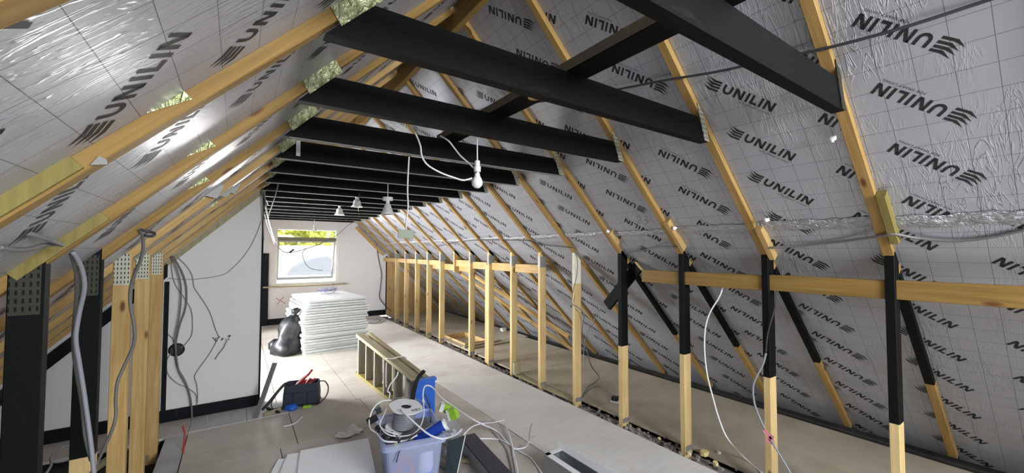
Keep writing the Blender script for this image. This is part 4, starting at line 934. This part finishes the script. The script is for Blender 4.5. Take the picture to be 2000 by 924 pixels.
mb = MB(); mb.tube([cb + Vector((0, 0, .115)), tp], .0035, 6, 0, 1); mb.build('flex', 'pvc', e)
mb = MB(); mb.box(tp.x - .028, tp.x + .035, tp.y - .02, tp.y + .02, tp.z - .004, tp.z + .004); mb.build('batten', 'pvc', e)
cable([at(800, 240, 'Y', 1.95), at(812, 262, 'Y', 1.95), at(821, 285, 'Y', 1.92), at(824, 305, 'Y', 1.9), at(835, 322, 'Y', 1.88), at(860, 337, 'Y', 1.86), at(890, 348, 'Y', 1.85), at(905, 352, 'Y', 1.84), at(922, 348, 'Y', 1.83)], .0045, 'cable_white', 'white flex swooping down from the ties to the bare bulb')
cable([at(860, 265, 'Y', 2.0), at(876, 275, 'Y', 1.97), at(888, 290, 'Y', 1.95), at(900, 305, 'Y', 1.92), at(915, 318, 'Y', 1.88), at(926, 329, 'Y', 1.84)], .004, 'cable_white', 'short cream flex dropping to the bulb holder')
# junction box on a hanging cable
jb = at(793, 457, 'Y', 2.42); e = empty('junction_box', (jb.x, jb.y, jb.z - .03), 'grey-green junction box dangling on a pale cable', 'junction box')
R = Matrix.Translation(jb) @ Matrix.Rotation(-.45, 4, 'Z') @ Matrix.Rotation(.06, 4, 'Y')
M['box_green'] = plain('grey_green_box', 'a3aa98', .5)
mb = MB(); mb.box(-.046, .046, -.02, .02, -.029, .024, 0, R); mb.build('body', 'box_green', e)
mb = MB(); mb.box(-.043, .043, -.024, -.0195, -.026, .021, 0, R); q = mb.build('cover', 'box_green', e)
cable([at(799, 306, 'Y', 2.36), at(797, 340, 'Y', 2.38), at(796, 375, 'Y', 2.40), at(797, 405, 'Y', 2.41), at(794, 430, 'Y', 2.42), at(793, 448, 'Y', 2.42)], .005, 'cable_white', 'pale cable holding up the grey-green junction box')

# ------------------------------------------------------------------ cables
yg = 9.0
cable([at(p, q, 'Y', y_) for p, q, y_ in ((516, 374, 4.5), (519, 400, 4.7), (523, 425, 5.4), (530, 450, 8.0), (540, 478, 9.1), (557, 493, 9.05), (580, 491, 9.0), (610, 482, 9.0), (640, 470, 9.0), (660, 458, 9.0), (680, 440, 8.8), (702, 428, 8.6))], .008, 'cable_mid', 'long grey cable draped in front of the window')
cable([at(p, q, 'Y', y_) for p, q, y_ in ((702, 428, 8.4), (700, 412, 6.5), (701, 395, 4.66), (702, 375, 4.58))], .006, 'cable_dark', 'dark cable hanging beside a frosted bell lamp')
cable([at(p, q, 'Y', 9.0) for p, q in ((597, 484), (591, 495), (594, 510), (603, 522), (618, 527), (630, 528))], .007, 'cable_mid', 'grey cable loop hanging below the draped cable at the window')
mb = MB(); a, b = at(574, 487, 'Y', 9.0), at(565, 494, 'Y', 9.0); mb.bar(a, b, .03, .02); tag(mb.build('cable_clip', 'cable_dark'), 'dark clip on the cable draped before the window', 'clip')
for i, pth in enumerate((((512, 372, 4.55), (513, 400, 4.56), (514, 430, 4.58), (515, 470, 4.6)), ((544, 358, 4.1), (538, 380, 4.3), (530, 405, 4.9), (524, 428, 5.6), (530, 455, 7.5), (536, 473, 9.0)), ((515, 385, 4.55), (522, 395, 4.9), (522, 402, 5.2), (513, 405, 4.6)), ((516, 415, 4.6), (522, 440, 6), (530, 462, 8), (536, 478, 9.0)))):
    cable([at(*p[:2], 'Y', p[2]) for p in pth], .005, 'cable_mid', ['grey cable hanging straight down the partition end', 'pale cable running from the ties down to the window corner', 'short grey cable loop at the partition top corner', 'second grey cable slanting to the window corner'][i], group='cables at the partition end')
cable([at(p, q, 'Y', GABLE - .02) for p, q in ((735, 477), (740, 510), (745, 535), (743, 560), (741, 580), (748, 592), (757, 602), (764, 608))], .008, 'cable_dark', 'dark cable hanging down the gable wall beside the plywood panel')
cable([at(p, q, 'Y', 8.3) for p, q in ((778, 520), (777, 545), (775, 560), (771, 572))], .006, 'cable_grey', 'grey cable coil hanging on a stud near the gable panel')
cable([(2.1, 8.6, .01), (2.4, 8.4, .01), (2.55, 8.7, .01), (2.3, 8.95, .012), (2.05, 8.7, .01), (2.35, 8.25, .01), (2.6, 8.5, .01)], .006, 'cable_mid', 'loose grey cable on the floor at the foot of the gable')
# on the partition
yp = PART - .012
def pc_(pts, r, mat, lb, dy=.0): cable([at(p, q, 'Y', yp - dy) for p, q in pts], r, mat, lb, group='cables on the partition')
pc_(((335, 500), (350, 540), (354, 575), (350, 620), (342, 660), (344, 690), (350, 725), (366, 755), (374, 790), (375, 830)), .006, 'cable_mid', 'thick grey cable hanging in front of the black wall hole', .05)
pc_(((338, 500), (355, 530), (364, 560), (363, 600), (350, 640), (343, 680), (346, 715), (362, 745), (372, 780), (374, 825)), .006, 'cable_mid', 'second thick grey cable bowing out over the partition', .03)
pc_(((333, 503), (340, 550), (362, 585), (373, 605), (376, 630), (374, 655), (362, 672), (354, 679)), .004, 'cable_grey', 'thin grey cable curving into the black wall hole')
pc_(((340, 498), (360, 515), (374, 535), (378, 555), (380, 563), (395, 585), (410, 610), (420, 640), (427, 657)), .004, 'cable_grey', 'thin grey cable stepping down across the partition')
pc_(((330, 544), (370, 546), (410, 542), (440, 535), (458, 520), (475, 502), (490, 480), (502, 455), (510, 432)), .003, 'cable_grey', 'thin grey flex sagging across the top of the partition')
pc_(((320, 645), (336, 660), (340, 668)), .004, 'cable_grey', 'short grey cable entering the black wall hole')
pc_(((427, 658), (410, 690), (392, 715), (380, 735), (384, 750), (386, 780), (380, 805), (376, 830), (378, 850)), .004, 'cable_grey', 'grey cable falling from the chased wires to the skirting')
pc_(((334, 690), (326, 705), (328, 730), (345, 748), (365, 757), (382, 770), (384, 785)), .004, 'cable_grey', 'thin grey cable swinging below the black wall hole')
pc_(((443, 665), (436, 680), (428, 690), (420, 702)), .005, 'cable_grey', 'short stripped cable stub hanging on the partition')
mb = MB(); rn = random.Random(4); c = at(432, 661, 'Y', yp)
for i in range(14):
    a = Vector((c.x + rn.uniform(-.06, .07), yp, c.z + rn.uniform(-.03, .02))); mb.bar(a, a + Vector((rn.uniform(-.02, .02), -.004, rn.uniform(.005, .025))), .006, .004)
tag(mb.build('wire_ends', 'cable_dark'), 'ragged dark wire ends sticking out of the partition', 'wire ends', None, 'stuff')
hc = at(345, 683, 'Y', PART); mb = MB(); mb.lathe([(0, .002), (.05, .002), (.058, .006), (.05, .012), (.045, .004), (0, .004)], hc, (0, -1, 0), 24); tag(mb.build('socket_hole', 'rubber'), 'round black back-box hole in the white partition', 'wall box')
# beside the posts
def pcab(pts, r, mat, lb): cable([at(p, q, 'Y', y_) for p, q, y_ in pts], r, mat, lb, group='cables around the posts')
pcab(((142, 492, 1.95), (158, 520, 2.0), (165, 560, 2.05), (155, 610, 2.1), (148, 660, 2.12), (155, 710, 2.14), (163, 760, 2.15), (170, 810, 2.15), (178, 870, 2.14), (184, 930, 2.13)), .0075, 'cable_grey', 'thickest grey cable snaking down in front of the black post')
pcab(((138, 496, 1.98), (148, 530, 2.05), (150, 570, 2.12), (146, 620, 2.16), (143, 670, 2.18), (148, 720, 2.2), (160, 790, 2.2), (166, 850, 2.18), (178, 900, 2.16)), .006, 'cable_mid', 'second grey cable close behind the thickest one')
pcab(((276, 448, 2.3), (280, 475, 2.36), (276, 505, 2.42), (258, 550, 2.5), (254, 590, 2.54), (262, 635, 2.56), (262, 670, 2.58), (245, 710, 2.6), (230, 745, 2.6), (226, 780, 2.6), (226, 815, 2.6), (215, 850, 2.55), (196, 890, 2.45), (180, 925, 2.3)), .0065, 'cable_mid', 'grey cable looping down in front of a bare pine post')
pcab(((276, 449, 2.3), (288, 452, 2.3), (302, 456, 2.32), (296, 462, 2.32), (284, 460, 2.3)), .006, 'cable_dark', 'small dark cable loop at a rafter over the posts')
pcab(((0, 455, 1.45), (30, 452, 1.48), (60, 457, 1.5), (95, 468, 1.55), (120, 478, 1.62)), .007, 'cable_mid', 'grey cable running over the head of the wide black post')
pcab(((0, 483, 1.45), (30, 488, 1.5), (60, 486, 1.55), (90, 478, 1.6), (120, 477, 1.64)), .006, 'cable_mid', 'thicker grey cable drooping under the head of the wide black post')
pcab(((140, 868, 3.4), (115, 878, 3.3), (100, 893, 3.2), (100, 908, 3.15), (90, 925, 3.1)), .006, 'cable_grey', 'thin pale cable curling along the skirting behind the posts')
pcab(((135, 898, 3.3), (115, 903, 3.2), (100, 902, 3.15)), .005, 'cable_grey', 'short pale cable beside the curling one at the skirting')
pcab(((357, 832, 3.9), (361, 850, 3.9), (358, 880, 3.85), (360, 905, 3.8), (356, 935, 3.75)), .007, 'red', 'red flex hanging down to the floor in front of the partition skirting')
pcab(((404, 812, 4.3), (404, 840, 4.28), (403, 875, 4.25), (403, 905, 4.2)), .004, 'cable_grey', 'straight pale rod standing before the partition skirting')
for i, (a, b) in enumerate((((-.62, 3.3), (-.50, 4.3)), ((-.95, 3.6), (-.62, 4.4)), ((-.60, 2.7), (-.54, 3.5)))):
    o = timber('batten', (*a, -.04), (*b, -.04 + .02 * i), .05, .03, (1, 0, 0), ['old_wood']); tag(o, ['dusty batten on the lowered floor behind the bare posts', 'dusty batten slanting to the skirting behind the black posts', 'short dusty batten at the feet of the black posts'][i], 'batten', 'dusty battens behind the posts')
# on the stud side
cable([at_slope(p, q, o_) for p, q, o_ in ((880, 235, .02), (960, 212, -.005), (1085, 195, -.005), (1188, 178, -.006), (1292, 158, -.006), (1400, 140, -.004), (1500, 118, -.004), (1622, 92, -.008), (1760, 55, .0), (1900, 10, .02), (1960, -10, .02))], .006, 'cable_dark', 'long dark cable stretched across the rafters high behind the studs')
cable([at_slope(p, q, o_) for p, q, o_ in ((1500, 484, -.02), (1560, 480, .02), (1640, 472, .02), (1715, 462, -.015), (1745, 457, -.02), (1790, 465, .02), (1860, 470, .03), (1930, 464, .03), (2010, 447, .03))], .007, 'cable_mid', 'dark cable sagging along the boards just above the black studs')
cable([at_slope(p, q, o_) for p, q, o_ in ((1222, 492, .0), (1250, 490, .03), (1280, 483, .03), (1310, 482, -.01), (1330, 486, -.02))], .005, 'cable_mid', 'short grey cable crossing a bay between two black studs')
cable([at_slope(p, q, o_) for p, q, o_ in ((850, 482, .02), (900, 472, .03), (935, 469, -.015), (985, 469, .02), (1030, 470, -.015), (1060, 478, .02), (1100, 482, .0), (1118, 484, -.02))], .006, 'cable_dark', 'dark cable threaded over the rafters behind the bare studs')
cable([at(p, q, 'X', x_) for p, q, x_ in ((1122, 492, 2.72), (1128, 510, 2.74), (1126, 540, 2.75), (1119, 570, 2.75), (1116, 592, 2.75), (1128, 600, 2.75), (1140, 615, 2.82), (1137, 650, 2.86), (1145, 680, 2.9))], .005, 'cable_mid', 'dark cable winding round the white-topped stud')
cable([at(1145, 680, 'X', 2.9), at(1155, 715, 'X', 2.95), at(1170, 738, 'Z', .02), at(1150, 755, 'Z', .02), at(1138, 772, 'Z', .03), at(1136, 778, 'Z', .01), at(1150, 762, 'Z', .03), at(1170, 755, 'Z', .02), at(1190, 765, 'Z', .02), at(1200, 780, 'Z', .03)], .006, 'cable_mid', 'dark cable trailing over the eaves floor to the small socket')
cable([at(p, q, 'X', 3.05) for p, q in ((1200, 490), (1182, 505), (1178, 530), (1178, 550))], .004, 'cable_mid', 'short dark cable hanging on the boards beside the fourth black stud')
cable([at(p, q, 'X', x_) for p, q, x_ in ((1170, 605, 3.1), (1158, 630, 3.05), (1145, 655, 3.0), (1140, 690, 2.98), (1142, 712, 2.96))], .004, 'cable_grey', 'thin grey cable hanging behind the white-topped stud')
c = at(1203, 784, 'Z', 0); e = empty('socket', c, 'small white and black socket lying on the eaves floor', 'socket'); R = Matrix.Translation(c) @ Matrix.Rotation(.4, 4, 'Z')
mb = MB(); mb.box(-.045, .045, -.045, .045, 0, .012, 0, R); mb.build('plate', 'pvc', e); mb = MB(); mb.box(-.032, .03, -.02, .036, .012, .045, 0, R); mb.build('back_box', 'rubber', e)
cable([at(p, q, 'X', x_) for p, q, x_ in ((1412, 560, 2.82), (1405, 580, 2.80), (1387, 610, 2.78), (1378, 640, 2.77), (1376, 680, 2.77), (1381, 730, 2.77), (1392, 775, 2.77), (1405, 820, 2.77), (1422, 858, 2.78))] + [at(1455, 895, 'Z', .02), at(1490, 925, 'Z', .01)], .005, 'cable_white', 'white cable hanging free between two black studs')
cable([at(p, q, 'X', x_) for p, q, x_ in ((1496, 690, 2.76), (1490, 712, 2.755), (1478, 735, 2.75), (1471, 755, 2.75), (1473, 785, 2.75), (1482, 812, 2.75), (1495, 840, 2.75), (1512, 870, 2.74), (1530, 900, 2.74), (1550, 935, 2.74))], .006, 'cable_grey', 'grey cable bowing round a black stud with pink tape')
cable([at(p, q, 'X', x_) for p, q, x_ in ((1516, 570, 2.76), (1514, 600, 2.76), (1500, 650, 2.76), (1496, 690, 2.76))], .004, 'cable_dark', 'dark cable running down the face of the black stud')
cable([at(p, q, 'X', 2.9) for p, q in ((1335, 500), (1360, 510), (1385, 525), (1405, 545), (1412, 560))], .004, 'cable_grey', 'thin grey flex drooping from the third black stud to the rail')
mb = MB(); c = at(1503, 855, 'X', 2.74)
for a, b in (((-.05, .06), (.03, -.02)), ((-.03, -.05), (.03, .03)), ((.0, -.01), (.02, -.06))): mb.bar(c + Vector((0, -a[0] * .6, a[1] * .6)), c + Vector((0, -b[0] * .6, b[1] * .6)), .022, .002, (0, 1, 0))
tag(mb.build('pink_tape', 'pink'), 'knot of pink tape round the grey cable on the black stud', 'tape')

M['pencil'] = plain('pencil_grey', '6b6c70', .7)
for pth, nm in ((((1243, 426), (1247, 422), (1251, 424), (1250, 429), (1244, 436), (1252, 436)), '2'), (((1256, 424), (1261, 422), (1264, 425), (1260, 429), (1265, 432), (1263, 437), (1257, 438)), '3')):
    mb = MB(); mb.tube([at_slope(p, q, .0435) for p, q in pth], .0016, 5, 0, 4)
    bd = [o for o in bpy.data.objects if o.get('label', '') == f'printed silver foil board above taped seam behind studs, {nth(2)} bay from window gable'][0]
    q_ = mb.build('pencil_figure', 'pencil', bd); q_['label'] = 'handwritten pencil figure'
# bits on the partition-side slope
for i, (p, q, y_) in enumerate(((452, 366, 3.43), (415, 372, 2.88), (437, 372, 3.30))):
    c = at(p, q, 'Y', y_); mb = MB(); mb.prism([c + Vector((-.05, 0, -.03)), c + Vector((.02, 0, -.045)), c + Vector((.055, 0, .03)), c + Vector((.01, 0, .06)), c + Vector((-.03, 0, .04))], (0, .004, 0)); tag(mb.build('metal_scrap', 'grey_plate'), ['largest grey metal scrap hooked on a rafter above the posts', 'grey metal scrap on the rafter next to the largest scrap', 'small grey metal scrap between the other two'][i], 'metal scrap', 'metal scraps on the rafters')
c = at(194, 317, 'Y', 1.16); mb = MB(); mb.prism([c + Vector((-.012, 0, -.008)), c + Vector((.014, 0, -.004)), c + Vector((.012, 0, .006)), c + Vector((.0, 0, .012))], (0, -.006, 0)); tag(mb.build('torn_plate', 'grey_plate'), 'torn grey metal flake in a notch of the long rafter', 'metal scrap')
cl_ = at(583, 289, 'Y', 2.90); mb = MB(); mb.box(cl_.x - .012, cl_.x + .012, 2.908, 2.915, cl_.z - .05, cl_.z + .05); tag(mb.build('paper_tag', 'pvc'), 'small white paper tag stuck on a black ceiling tie', 'tag')

# ------------------------------------------------------------------ outside the window
gd = MB(); gd.box(-40, 40, 12, 80, -3.2, -3.0); struct(gd.build('ground_outside', 'concrete'))
hs = empty('neighbour_house', (3, 19, -3), 'neighbouring house with pale tiled roof seen through the window', 'house')
mb = MB(); mb.prism([(-4, 16.2, -.9), (11, 16.2, -.9), (11, 22, 1.72), (-4, 22, 1.72)], (0, .1, -.15)); org = Vector((3, 16.2, -.9))
sl_ = math.atan2(2.62, 5.8); mt = Matrix.Translation(org) @ Matrix.Rotation(sl_, 4, 'X'); Lr = math.hypot(2.62, 5.8)
o = finish('roof', [(x, y_, z_) for z_ in (0, -.15) for x, y_ in ((-7, 0), (8, 0), (8, Lr), (-7, Lr))], [(0, 1, 2, 3), (7, 6, 5, 4), (0, 4, 5, 1), (1, 5, 6, 2), (2, 6, 7, 3), (3, 7, 4, 0)], 'tiles', None, hs, matrix=None); o.matrix_basis = mt; o.parent = hs; o.matrix_parent_inverse = Matrix.Translation(hs.location).inverted()
mb = MB(); mb.box(-3.8, 10.8, 16.6, 21.8, -3, -.8); mb.build('wall', 'concrete', hs)
mb = MB(); mb.prism([at(p, q, 'Y', 15) for p, q in ((560, 545), (578, 522), (594, 512), (615, 505), (640, 501), (655, 512), (655, 545))][::-1] + [Vector((at(560, 545, 'Y', 15).x, 15, -3)), Vector((at(655, 545, 'Y', 15).x, 15, -3))], (0, .9, 0)); tag(mb.build('grey_dormer', 'grey_roof'), 'low grey felt-covered dormer in front of the tiled roof outside', 'dormer')
mb = MB(); mb.box(-.5, 3.6, 10.8, 12.8, -.2, .78); tag(mb.build('flat_roof', 'concrete'), 'white flat roof just below the window outside', 'flat roof')
def tree(c, r, hgt, mat, label, seed):
    e = empty('tree', (c[0], c[1], -3), label, 'tree'); rq = random.Random(seed); mb = MB(); mb.lathe([(.25, 0), (.18, 3), (.08, hgt + 2)], (c[0], c[1], -3), n=10); mb.build('trunk', 'old_wood', e); mb = MB()
    for i in range(2600):
        d = Vector((rq.gauss(0, 1), rq.gauss(0, 1), rq.gauss(0, 1))).normalized() * (r * rq.uniform(.45, 1.0)); p = Vector(c) + Vector((d.x, d.y, d.z * .85 + hgt)); a = Vector((rq.gauss(0, 1), rq.gauss(0, 1), rq.gauss(0, 1))).normalized(); b = a.orthogonal().normalized(); s_ = rq.uniform(.15, .32)
        mb.add([p - a * s_, p + b * s_ * .6, p + a * s_, p - b * s_ * .6], [(0, 1, 2, 3)])
    mb.build('crown', mat, e)
tree((2.2, 29, 0), 3.6, 2.6, 'leaf', 'bright yellow-green tree above the tiled roof outside', 1)
tree((8.9, 33, 0), 3.0, 3.6, 'leaf2', 'bluish green tree at the edge of the window view', 2)
